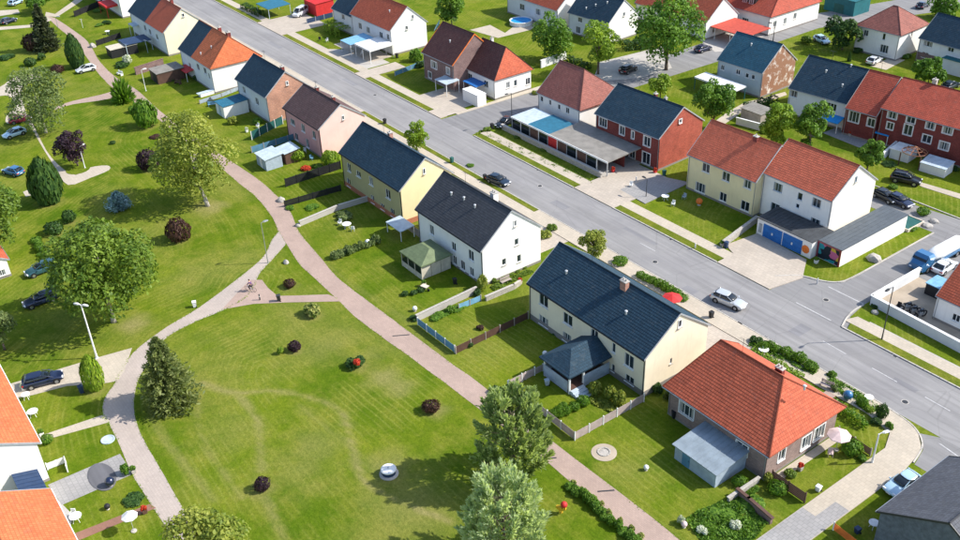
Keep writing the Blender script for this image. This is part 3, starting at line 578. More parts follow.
house('house', 'yellow house with navy gable roof and olive shaded garden front', -128.2, -110.2, 64.0, 73.8, 5.9, 9.8, 'wall_yellow', [(0, 1, 'roof_navy')], wall_near='wall_olive',  # olive near wall: yellow wall with its shade put into the colour
      near=[(349, 167.5, 1, 1.3), (358.5, 174, 1.2, .9), (371, 181, 1.1, 1.3), (388, 194, 1.2, 1.4), (349, 185, 1, 1.3), (373, 203, .9, 1.2), (383, 211, 1, .9), (393, 217, 1, 1.2)], right=[(424, 171, .4, .8)], plinth='plinth_red', plinth_h=1.3, chimneys=[(.35, .25, .6, .6, .8, 'brick_chimney')], gutter='dark')
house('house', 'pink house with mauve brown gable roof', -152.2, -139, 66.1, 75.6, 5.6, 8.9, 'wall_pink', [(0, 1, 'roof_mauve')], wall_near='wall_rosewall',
      near=[(292.5, 122, 1.6, 1.0), (303, 128, 1.2, 1.3), (314, 135, 1, 1.3), (308, 147, 1, 1.5), (297, 140, 1.1, 1.2)], right=[(343, 117.5, .4, .7)], chimneys=[(.3, .1, .5, .5, .6, 'brick_dark'), (.75, .1, .5, .5, .6, 'brick_dark')], gutter='dark')
house('house', 'navy roofed house with peach brick gable', -172.6, -159.3, 66.1, 75.4, 5.3, 9.2, 'brick_peach', [(0, 1, 'roof_navy')], wall_near='wall_palegrey',
      near=[(244, 90, 1.2, 1.2), (257, 101.5, 1.2, 1.3), (247, 101, 1, 1.1)], right=[(287, 83, .5, .7)], chimneys=[(.85, .1, .6, .6, .7, 'brick_dark')])
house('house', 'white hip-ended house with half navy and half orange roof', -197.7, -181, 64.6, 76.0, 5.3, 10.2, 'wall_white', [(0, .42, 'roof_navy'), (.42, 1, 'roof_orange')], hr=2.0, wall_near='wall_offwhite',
      near=[(198, 67, 1.2, 1.2), (205, 71, 1.2, 1.2), (209, 76, .8, 1.1), (190, 66, 1, 1.2)], chimneys=[(.55, .1, .6, .6, .9, 'brick_dark'), (.85, .05, .9, .7, .9, 'brick_dark')], vents=[(.6, -.8), (.72, -.5)])
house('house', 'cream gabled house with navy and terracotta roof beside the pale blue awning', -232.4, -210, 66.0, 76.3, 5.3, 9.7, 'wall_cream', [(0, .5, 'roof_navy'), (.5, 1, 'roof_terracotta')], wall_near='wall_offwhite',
      near=[(150, 32, 1.2, 1.2), (157, 37, 1.2, 1.2), (145, 28, 1.2, 1.2)], right=[(183, 15, .5, .7)], chimneys=[(.72, .05, .6, .6, .9, 'brick_dark')])
house('house', 'white gabled house at the top edge beside the red canopy', -272, -246, 68, 78, 5.3, 9.5, 'wall_white', [(0, 1, 'roof_terracotta')])
house('bungalow', 'low grey brick bungalow with orange tiled hip roof on the corner', -55.95, -41.6, 63.05, 75.3, 3.8, 8.35, 'brick_mauve', [(0, 1, 'roof_terracotta')], hl=2.2, hr=3.9,
      near=[(686.5, 410.5, 1.8, 1.3), (741.7, 448.5, 1.3, 1.2)], right=[(781.7, 455, .9, 1.3), (806, 442, 1.3, 1.5), (819, 432.5, 1.5, 1.5)], trim='white_paint', chimneys=[(.62, .25, .9, .5, .6, 'brick_dark')], vents=[(.9, 0.02)], ov=.55, plinth_h=.4, cat='bungalow')
# street's far side
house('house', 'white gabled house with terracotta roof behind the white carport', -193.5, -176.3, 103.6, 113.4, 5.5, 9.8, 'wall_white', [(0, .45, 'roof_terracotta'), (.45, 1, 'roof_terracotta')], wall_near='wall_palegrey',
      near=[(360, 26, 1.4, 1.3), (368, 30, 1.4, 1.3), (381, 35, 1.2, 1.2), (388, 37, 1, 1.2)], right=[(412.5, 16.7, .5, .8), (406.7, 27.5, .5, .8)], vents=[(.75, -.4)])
house('house', 'small navy roofed house joined to the terracotta one', -203, -193.7, 104, 113, 4.6, 8.4, 'wall_palegrey', [(0, 1, 'roof_navy')], near=[(343, 17, 1.2, 1.1)])
house('house', 'brown roofed house with dark brick front', -160.4, -149.6, 101.2, 112.4, 5.5, 10.6, 'brick_brown', [(0, 1, 'roof_brown')],
      near=[(434, 65, 1.8, 1.3), (448, 71, 1, 1.2), (430, 75, 1, 1.2), (446, 80, 1, 1.2)], trim='white_paint', vents=[(.55, -.45)], bargeboard='orange_paint')
house('house', 'white house with brown roof and orange hip end', -150.6, -140.7, 104.6, 114.2, 4.1, 9.0, 'wall_white', [(0, 1, 'roof_brown')], hr=2.4, hipmat='roof_terracotta',
      near=[(470, 77, 1.2, 1.2), (486, 84, 1.2, 1.2)], right=[(508, 85, .8, 1.1), (515.5, 83, .7, 1.1), (532, 80, 1, 1.2)], doors=[('right', (524.5, 88), 1.0, 2.0, 'brown_wood')], chimneys=[(.25, .1, .5, .5, .9, 'wall_white')])
house('house', 'white house with rose brown half-hipped roof behind the shop canopy', -129.3, -117.5, 105.6, 116.8, 4.9, 9.6, 'wall_white', [(0, 1, 'roof_rose')], hr=5.2,
      near=[(541.7, 99, .7, .9), (550, 102.5, .6, .9), (559, 107, .7, .9), (567.5, 110.6, .8, 1)])
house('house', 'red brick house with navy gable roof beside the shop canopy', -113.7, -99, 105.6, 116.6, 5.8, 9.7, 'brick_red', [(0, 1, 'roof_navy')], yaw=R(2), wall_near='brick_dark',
      near=[(603, 122.5, 1.6, 1.4), (622, 130.5, 1, 1.4), (632.8, 135, .5, 1.2), (647, 141.5, 1.3, 1.5), (646, 160, 1.5, 1.8), (632, 155, 1.2, 1.6)], right=[(680, 121, .5, .6)], trim='white_paint', chimneys=[(.55, .1, .5, .5, .6, 'brick_dark'), (.7, .1, .4, .4, .5, 'concrete')])
house('house', 'pale yellow two storey house with terracotta roof', -92.0, -78.9, 105.0, 115.2, 5.9, 10.2, 'wall_paleyellow', [(0, 1, 'roof_coral')], yaw=R(1.5),
      near=[(706, 168, 1.3, 1.3), (726, 176.7, 1.3, 1.3), (747.5, 184, 1.3, 1.3), (700, 190, 1.8, 1.4), (723, 197, 1.2, 1.3), (745, 206, 1.4, 1.4)], chimneys=[(.68, -.1, .7, .5, .6, 'brick_dark')])
house('house', 'tall white house with terracotta roof behind the blue garage doors', -79.0, -67.0, 106.6, 117.0, 7.0, 10.8, 'wall_ivory', [(0, 1, 'roof_coral')], wall_near='wall_white',
      near=[(778, 187.5, 1.4, 1.2), (800, 196.5, .7, 1), (797.5, 206, .5, .6), (816.5, 203, 1.3, 1.2), (775, 208, 1.4, 1.3), (792, 221, .7, 1), (815, 223, 1.4, 1.2)], right=[(856, 179, .35, .8)], frame='bluegrey_wood')
# ---- second row
house('house', 'blue grey house with teal roof and flaking patchy gable', -119.3, -108.6, 142.4, 153.0, 5.0, 9.3, 'brick_patchy', [(0, 1, 'roof_teal')], yaw=R(2), wall_near='wall_bluegrey',
      near=[(722.5, 67.5, .8, .9), (738, 72, .9, .9), (747, 75.5, .7, .8), (753, 77, .7, .8)], vents=[(.45, -.3)])
house('house', 'white terraced house with dark navy roof', -101.4, -89.6, 140.9, 152.5, 5.0, 9.6, 'wall_offwhite', [(0, 1, 'roof_navy')], yaw=R(6.5),
      near=[(794, 94, 1.3, 1.1), (831.7, 107, 1.6, 1.2)], vents=[(.4, -.35), (.75, -.6), (.7, -.05)])
house('house', 'dark red brick terraced house with red roof and large white window', -89.5, -83.8, 140.4, 153.4, 4.9, 9.9, 'brick_dark', [(0, 1, 'roof_red')], yaw=R(6.5), yr=147.0,
      near=[(854, 117, 1.7, 1.7), (872.5, 123, 1.2, 1.3)], trim='white_paint', og=.02, bargeboard='concrete')
house('house', 'long dark red brick house with red roof and two rows of windows', -83.7, -58, 142.6, 155.4, 6.4, 9.95, 'brick_dark', [(0, 1, 'roof_red')], yaw=R(6.5), yr=149.0,
      near=[(893, 111.7, 1.4, 1.2), (911.7, 116, 1.3, 1.1), (931, 123, 1.3, 1.2), (948, 129, 1.4, 1.2), (908, 130, 1.3, 1.6), (926.7, 139, 1.3, 1.2), (944, 146, 1.4, 1.2), (890, 126, 1, 1.1)], trim='white_paint', chimneys=[(.2, .05, .7, .6, .9, 'concrete')], og=.02, bargeboard=None)
house('house', 'square white house with terracotta pyramid roof', -113.8, -103.6, 178.0, 189.0, 5.4, 9.2, 'wall_white', [(0, 1, 'roof_rose')], yaw=R(3), hl=4.6, hr=4.6,
      near=[(866, 33, 1, 1.1), (884, 36.7, .6, 1.2), (884, 49, 1.7, 1.5)], right=[(912, 34, .4, 1)])
house('house', 'navy roofed house with red brick lower storey at the right edge', -101, -82, 180.8, 191, 4.9, 9, 'wall_offwhite', [(0, 1, 'roof_navy')], yaw=R(-2), near=[(928, 44, 1.8, 1), (951, 49, 1.2, 1), (925, 55, 1.3, 1)], plinth='brick_brown', plinth_h=3.2)
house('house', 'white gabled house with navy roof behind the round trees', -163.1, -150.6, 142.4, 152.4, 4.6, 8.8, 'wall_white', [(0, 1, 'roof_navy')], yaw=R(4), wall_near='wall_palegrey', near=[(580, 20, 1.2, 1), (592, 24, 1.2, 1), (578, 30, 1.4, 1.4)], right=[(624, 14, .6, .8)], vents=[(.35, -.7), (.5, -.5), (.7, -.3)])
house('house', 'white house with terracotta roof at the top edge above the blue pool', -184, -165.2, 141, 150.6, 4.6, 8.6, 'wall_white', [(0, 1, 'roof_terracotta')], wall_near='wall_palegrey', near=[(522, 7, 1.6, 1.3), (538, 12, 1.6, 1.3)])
house('house', 'white house with terracotta roof behind the largest street tree', -160, -138.2, 160.2, 171, 3.7, 8.2, 'wall_white', [(0, 1, 'roof_terracotta')], right=[(714, 30, .8, .9)], near=[(690, 26, 1, 1)])
house('house', 'long house with red roof and dark dormers at the top edge', -165, -130.6, 172.2, 190, 4.3, 9.6, 'wall_white', [(0, 1, 'roof_red')], hr=4, near=[(745, 22, 1.6, 1.6), (728, 17, 1.4, 1.5)], right=[(775, 24, .9, 1.2), (785, 21, .9, 1.2), (795, 16, .9, 1.2)])
house('house', 'house with white walls and red roof at the right edge by the walled yard', -47.8, -30, 101.6, 111, 3.5, 7.2, 'wall_white', [(0, 1, 'roof_terracotta')], near=[(956, 318, .9, .9)], farwin=False)
# ---- houses at the left and lower edge
house('house', 'house at the left edge with orange roof and solar lean-to', -105.6, -88, -4.6, 6.6, 5.0, 7.9, 'wall_white', [(0, 1, 'roof_orange')], chimneys=[], gutter='white_paint')
house('house', 'house in the lower left corner with orange roof and white vent', -80.6, -60, -5.5, 5.5, 5.0, 7.8, 'wall_white', [(0, 1, 'roof_orange')], vents=[], gutter='white_paint')
house('cottage', 'small white cottage with red roof at the left edge by the cars', -143, -134, 5, 14.2, 2.6, 5.2, 'wall_white', [(0, 1, 'roof_terracotta')], right=[(2, 273, .8, .8)], cat='cottage')
# the slate-clad house in the lower right corner: ridge runs away from the street
house('house', 'slate clad house with dark gable roof in the lower right corner', -30.15, -18.65, 63.7, 76.1, 4.6, 8.2, 'slate_clad', [(0, 1, 'roof_slate')], yaw=R(90), farwin=False, bargeboard='metal_dark')

# ================================================================== VEGETATION
def quads(name, P, Nm, size, tint, asp=1.0, extra=None):
    n = len(P); r = RNG.normal(size=(n, 3)); t = np.cross(Nm, r); t /= np.linalg.norm(t, axis=1, keepdims=True)+1e-9; b = np.cross(Nm, t); b /= np.linalg.norm(b, axis=1, keepdims=True)+1e-9
    if extra is not None: t = extra/(np.linalg.norm(extra, axis=1, keepdims=True)+1e-9); b = np.cross(t, Nm); b /= np.linalg.norm(b, axis=1, keepdims=True)+1e-9
    s = (size*(.65+.7*RNG.random(n)))[:, None]; l = t*s*asp; k = b*s*.62
    co = np.stack([P-l, P+k*.9+l*.1, P+l, P-k*.9+l*.1], 1).reshape(-1, 3)
    me = bpy.data.meshes.new(name); me.vertices.add(4*n); me.vertices.foreach_set('co', co.astype(np.float32).ravel())
    me.loops.add(4*n); me.loops.foreach_set('vertex_index', np.arange(4*n)); me.polygons.add(n); me.polygons.foreach_set('loop_start', np.arange(0, 4*n, 4)); me.update(calc_edges=True)
    a = me.attributes.new('tint', 'FLOAT', 'POINT'); a.data.foreach_set('value', np.repeat(np.clip(tint, 0, 1), 4).astype(np.float32)); return me
def sph(n):
    v = RNG.normal(size=(n, 3)); return v/np.linalg.norm(v, axis=1, keepdims=True)
def lump_cloud(C, Rr, n, shell=.28, up=.35):
    w_ = Rr**2; w_ = w_/w_.sum(); i = RNG.choice(len(C), n, p=w_); d = sph(n); d[:, 2] = np.where(d[:, 2] < -.5, -d[:, 2], d[:, 2])
    rad = Rr[i]*(1-shell*RNG.random(n)**1.6+.06*RNG.normal(size=n)); P = C[i]+d*rad[:, None]
    deep = np.zeros(n, bool)
    for j in range(len(C)): deep |= (np.linalg.norm(P-C[j], axis=1) < .62*Rr[j]) & (i != j)
    keep = ~deep | (RNG.random(n) < .15); tl_ = RNG.random(len(C))
    Nm = d*.8+sph(n)*.75+np.array([0, 0, up]); Nm /= np.linalg.norm(Nm, axis=1, keepdims=True)
    return P[keep], Nm[keep], (.45*tl_[i]+.55*RNG.random(n))[keep]
def limbs(mb, H, hb, C, r, lean=(0, 0)):
    k = min(len(C), 9); base = Vector((0, 0, -.1)); fork = Vector((lean[0]*.5, lean[1]*.5, hb)); top = Vector((lean[0], lean[1], H*.72))
    mb.tube([base, Vector((lean[0]*.2, lean[1]*.2, hb*.5)), fork, top], [r*1.25, r, r*.85, r*.25], 8)
    for c in C[:k]:
        c = Vector(c); s = fork.lerp(top, random.uniform(0, .5)); m_ = s.lerp(c, .5)+Vector((0, 0, -.15)); mb.tube([s, m_, c], [r*.42, r*.26, r*.08], 6)
def tree(label, px, py, top, wpx, leaf='leaf_mid', n=5000, size=.26, lumps=26, hb=.28, bark='bark', lean=(0, 0), flat=1.0, group=None, shell=.3, name='tree', x=None):
    x_, y_ = G(px, py); H = height(px, py, top); Rr = wpx*mpp(px, py)*.5
    t = thing(name, label, 'tree', (x_, y_, 0), 0, group); cb = H*hb; ch = H-cb
    C = []
    for i in range(lumps):
        d = sph(1)[0]; q = random.uniform(.42, .78); zz = d[2]*q; prof = 1.0 if zz > -.2 else .8
        C.append((lean[0]+d[0]*q*Rr*prof*1.02, lean[1]+d[1]*q*Rr*prof*1.02, cb+ch*.48+zz*ch*.56*flat))
    C = np.array(C); LR = np.array([random.uniform(.26, .4)*Rr for _ in C]); LR = np.minimum(LR, ch*.34)
    C[:, 2] = np.minimum(C[:, 2], H-LR)
    P, Nm, ti = lump_cloud(C, LR, n, shell)
    link('crown', quads('crown', P, Nm, size, ti), leaf, t)
    mb = MB(); limbs(mb, H, cb+ch*.12, C, max(.1, H*.02), lean); mb.build('trunk', bark, t, smooth=True); return t
def conifer(label, px, py, top, wpx, leaf='needle_dark', n=4500, size=.22, whorls=16, droop=.25, hb=.04, power=.85, group=None, up=.0, name='conifer', ragged=.25):
    x_, y_ = G(px, py); H = height(px, py, top); Rr = wpx*mpp(px, py)*.5; t = thing(name, label, 'tree', (x_, y_, 0), 0, group)
    P, Dr, T = [], [], []; trunk = MB().tube([(0, 0, -.1), (0, 0, H*.5), (0, 0, H*.97)], [H*.02+.05, H*.013+.03, .02], 8)
    per = max(4, n//(whorls*9))
    for wv in range(whorls):
        f = wv/(whorls-1); z = H*(hb+(1-hb)*f*.97); rl = Rr*(1-f)**power*(1.0 if f > .1 else .75+2.5*f)+.12; nb = int(7+5*(1-f)); off = random.random()*6
        for b in range(nb):
            a = off+2*math.pi*b/nb+random.uniform(-.2, .2); L = rl*random.uniform(1-ragged, 1.1); tt = random.random(); s = RNG.random(per)**.65
            d = np.array([math.cos(a), math.sin(a), 0]); dz = -droop*L*s*s+up*L*s
            p = d[None]*(s*L)[:, None]+np.array([0, 0, z])+np.stack([np.zeros(per), np.zeros(per), dz], 1)+RNG.normal(size=(per, 3))*(.05+.09*L*s)[:, None]
            P.append(p); Dr.append(d[None]*.8+RNG.normal(size=(per, 3))*.55+np.array([0, 0, .25+up])); T.append(.5*tt+.5*RNG.random(per)+.15*(s-.5))
            if L > .8 and b % 2 == 0: trunk.cyl((0, 0, z), (d[0]*L*.8, d[1]*L*.8, z-droop*L*.5+up*L*.6), .03*H/8+.01, .008, 5, False)
    P, Dr, T = np.concatenate(P), np.concatenate(Dr), np.concatenate(T); k = len(P); P[:, 2] = np.maximum(P[:, 2], .1)
    Nm = sph(k)*.8+np.array([0, 0, .6]); Nm /= np.linalg.norm(Nm, axis=1, keepdims=True)
    link('crown', quads('crown', P, Nm, size, T, 1.5, Dr), leaf, t); trunk.build('trunk', 'bark', t, smooth=True); return t
SC = {}
def shrub_mesh(kind, v):
    if (kind, v) in SC: return SC[kind, v]
    n = 900
    if kind == 'globe':
        d = sph(n); bump_ = 1+.13*np.sin(d[:, 0]*4+v)*np.sin(d[:, 1]*5+v*2)+.07*np.sin(d[:, 2]*9+v)+.05*np.sin(d[:, 0]*11+d[:, 1]*9); P = d*(.86+.16*RNG.random(n)+.12*(RNG.random(n) > .93))[:, None]*bump_[:, None]; P[:, 2] = P[:, 2]*.5+.5; Nm = d*.9+sph(n)*.5; sz = .12
    elif kind == 'cone':
        d = sph(n); f = RNG.random(n)**.7; z = 1-f; r = np.minimum(1, (f*1.25)**.75)*(.95+.09*RNG.random(n)); a = RNG.random(n)*6.283
        P = np.stack([r*np.cos(a), r*np.sin(a), z], 1); Nm = np.stack([np.cos(a), np.sin(a), .5+0*a], 1)+sph(n)*.5; sz = .12
    elif kind == 'egg':
        f = np.linspace(0, 1, n); z = f; r = np.sin(np.pi*np.clip(z*.86+.12, 0, 1))**.8*(.93+.1*RNG.random(n)); a = RNG.random(n)*6.283
        P = np.stack([r*np.cos(a), r*np.sin(a), z], 1); Nm = np.stack([np.cos(a), np.sin(a), (z-.4)], 1)+sph(n)*.45; sz = .12
    elif kind == 'loose':
        C = sph(9)*.5; C[:, 2] = np.abs(C[:, 2])*.6+.3; P, Nm, _ = lump_cloud(C, np.full(9, .42), n, .4); P[:, 2] = np.clip(P[:, 2], .02, 1.1); sz = .15
    elif kind == 'spiky':
        a = RNG.random(n)*6.283; e = RNG.random(n)*1.4; s = RNG.random(n)**.6; P = np.stack([np.cos(a)*np.cos(e)*s, np.sin(a)*np.cos(e)*s, np.sin(e)*s], 1)
        Nm = sph(n); me = quads('shrub', P, Nm, np.float64(.1), RNG.random(n), 2.4, P+1e-3); SC[kind, v] = me; return me
    Nm = Nm/np.linalg.norm(Nm, axis=1, keepdims=True); SC[kind, v] = quads('shrub', P, Nm, sz, RNG.random(len(P))); return SC[kind, v]
def shrub(label, px, py, wpx, hpx, leaf='leaf_dark', kind='globe', name='shrub', group=None, cat='shrub', z=0):
    x_, y_ = G(px, py-.2*wpx, z); k = mpp(px, py); o = link(name, shrub_mesh(kind, random.randint(0, 2)), leaf, None, (x_, y_, z))
    hh = math.sqrt(max(hpx**2-(.5*wpx)**2, (.35*hpx)**2))/.86; o.scale = (wpx*k*.5*random.uniform(.94, 1.06), wpx*k*.5*random.uniform(.94, 1.06), max(.3, hh*k)); o.rotation_euler = (0, 0, random.uniform(0, 6)); return tag(o, label, cat, group)
def hedge(label, pts, wd, h, leaf='leaf_mid', dens=70, name='hedge', size=.13, z=0):
    P, Nm = [], []
    for (x0, y0), (x1, y1) in zip(pts[:-1], pts[1:]):
        L = math.hypot(x1-x0, y1-y0); u = np.array([(x1-x0)/L, (y1-y0)/L, 0]); v = np.array([-u[1], u[0], 0]); n = int(dens*L*(2*h+wd)); q = RNG.random(n)*(2*h+wd)
        s = RNG.random(n)*L; side = np.where(q < h, -1, np.where(q < 2*h, 1, 0)); a = np.where(side == 0, (RNG.random(n)-.5)*wd, side*wd/2); zz = np.where(side == 0, h, RNG.random(n)*h)
        wob = .12*np.sin(s*2.1)+.08*np.sin(s*4.7+1)
        P.append(np.array([x0, y0, 0])+u*s[:, None]+v*(a*(1+wob))[:, None]+np.stack([0*s, 0*s, zz*(1+wob*.8)], 1)+RNG.normal(size=(n, 3))*.05)
        Nm.append(v*side[:, None]+np.array([0, 0, 1])*(side == 0)[:, None]+sph(n)*.6)
    P, Nm = np.concatenate(P), np.concatenate(Nm); c = P.mean(0)*np.array([1, 1, 0]); P -= c; P[:, 2] += z
    return tag(link(name, quads(name, P, Nm/np.linalg.norm(Nm, axis=1, keepdims=True), size, RNG.random(len(P))), leaf, None, tuple(c)), label, 'hedge')

tree('broad dense green tree beside the parked navy car', 114, 322, 222, 112, 'leaf_olive', 19000, .27, 56, .05, bark='bark_pale')
tree('tall leafy tree at the left edge above the white cottage', 2, 262, 165, 74, 'leaf_olive', 9000, .26, 32, .06)
tree('loose yellow green tree with pale leaning trunk beside the main path', 208, 206, 117, 84, 'leaf_yellow', 16000, .24, 46, .07, 'bark_pale', (-2.2, -.6))
tree('grey green birch beside the maroon car', 46, 133, 68, 62, 'leaf_grey', 8500, .23, 36, .04, 'bark_pale')
tree('small purple leaved tree beside the lawn island', 78, 166, 131, 36, 'leaf_purple', 4000, .22, 22, .16)
tree('yellow green tree at the bottom edge beside the path', 215, 585, 519, 94, 'leaf_yellow', 8000, .2, 26, .2)
tree('brownish shrubby tree at the left edge below the navy car', 5, 350, 308, 40, 'leaf_grey', 2600, .2, 14, .2)
tree('slim street tree on the verge beside the pink house', 417, 152, 119, 24, 'leaf_bright', 4200, .18, 30, .06)
tree('small bushy street tree behind the long cream house', 593, 259, 226, 27, 'leaf_yellow', 5200, .16, 34, .0, flat=.9)
tree('dense dark round tree beside the white wall', 553, 60, 12, 44, 'leaf_mid', 5600, .28, 28, .02)
tree('light green street tree in front of the navy roofed house', 598, 74, 20, 42, 'leaf_bright', 4600, .28, 24, .16)
tree('largest street tree at the top on the grass island', 666, 70, -6, 74, 'leaf_mid', 10000, .33, 42, .12)
tree('small green tree on the corner behind the red brick house', 660, 100, 70, 24, 'leaf_bright', 2600, .24, 16, .08)
tree('bushy green tree behind the pale yellow house', 713, 128, 79, 40, 'leaf_mid', 4800, .25, 26, .04)
tree('yellow green tree behind the terracotta ridge', 776, 148, 101, 36, 'leaf_bright', 4200, .25, 24, .06)
tree('dark green tree in front of the dark navy terrace', 808, 152, 97, 36, 'leaf_mid', 4600, .24, 26, .04)
tree('small green tree in front of the red brick terrace', 867, 170, 137, 28, 'leaf_mid', 3200, .23, 20, .04)
tree('tall dark bush tree beside the pyramid roofed house', 842, 50, 18, 40, 'leaf_dark', 2800, .34, 16, .06)
tree('round green tree behind the red roofed terrace', 928, 84, 58, 36, 'leaf_mid', 2600, .32, 14, .1)
tree('green tree at the top edge behind the brown roof', 452, 28, -6, 32, 'leaf_mid', 2600, .34, 14, .1)
tree('green tree in the top right corner', 942, 18, -4, 36, 'leaf_mid', 2200, .36, 14, .1)
tree('low green tree at the top edge by the parked car', 40, 12, -8, 30, 'leaf_mid', 1800, .32, 12, .1)
conifer('dark pointed conifer where the paths meet at the top left', 48, 50, 4, 30, 'needle_dark', 3600, .3, 18, .2, power=.8)
conifer('dark brown conifer on the lawn inside the path bend', 172, 404, 337, 60, 'needle_olive', 9500, .18, 20, .18, power=.62, ragged=.42, up=.05)
def pine(label, px, py, top, wpx, leaf, plumes=150, per=110, size=.15):
    x_, y_ = G(px, py); H = height(px, py, top); Rr = wpx*mpp(px, py)*.5; t = thing('pine_tree', label, 'tree', (x_, y_, 0)); P, D, T, C = [], [], [], []
    for i in range(plumes):
        f = random.random()**.85*.9; a = random.uniform(0, 6.283); r = Rr*(math.sin(math.pi*min(1, .26+.68*f))**.8)*random.uniform(.45, .8); c = np.array([r*math.cos(a), r*math.sin(a), .3+H*.88*f]); C.append(c)
        ax = np.array([math.cos(a)*.75*(1-.6*f), math.sin(a)*.75*(1-.6*f), .75+.5*f])+RNG.normal(size=3)*.18; ax /= np.linalg.norm(ax); L = random.uniform(.9, 1.9)*Rr/3.2; s_ = RNG.random(per)**.8
        wd = .30*Rr/3.2*np.sin(np.pi*np.clip(s_*.8+.15, 0, 1)); q = RNG.normal(size=(per, 3))*.6
        P.append(c+ax*(s_*L)[:, None]+q*wd[:, None]); D.append(ax*1.0+q*.5); T.append(.35*random.random()+.3*s_+.35*RNG.random(per))
    P, D, T = np.concatenate(P), np.concatenate(D), np.concatenate(T); N2 = sph(len(P)); P[:, 2] = np.clip(P[:, 2], .05, H*1.02)
    link('crown', quads('crown', P, N2, size, T, 1.9, D), leaf, t); mb = MB(); limbs(mb, H, H*.15, C, H*.016)
    for c in C[::3]: mb.cyl((0, 0, max(.2, c[2]-.6)), tuple(c), .05, .02, 5, False)
    mb.build('trunk', 'bark', t, smooth=True)
pine('tall sage green pine beside the garden fence', 513, 478, 387, 80, 'needle_sage')
pine('pale silvery pine at the bottom edge', 505, 562, 474, 88, 'needle_silver')
conifer('low blue spruce on the open lawn', 120, 209, 192, 26, 'needle_blue', 2600, .16, 9, .1, power=.6, up=.2)
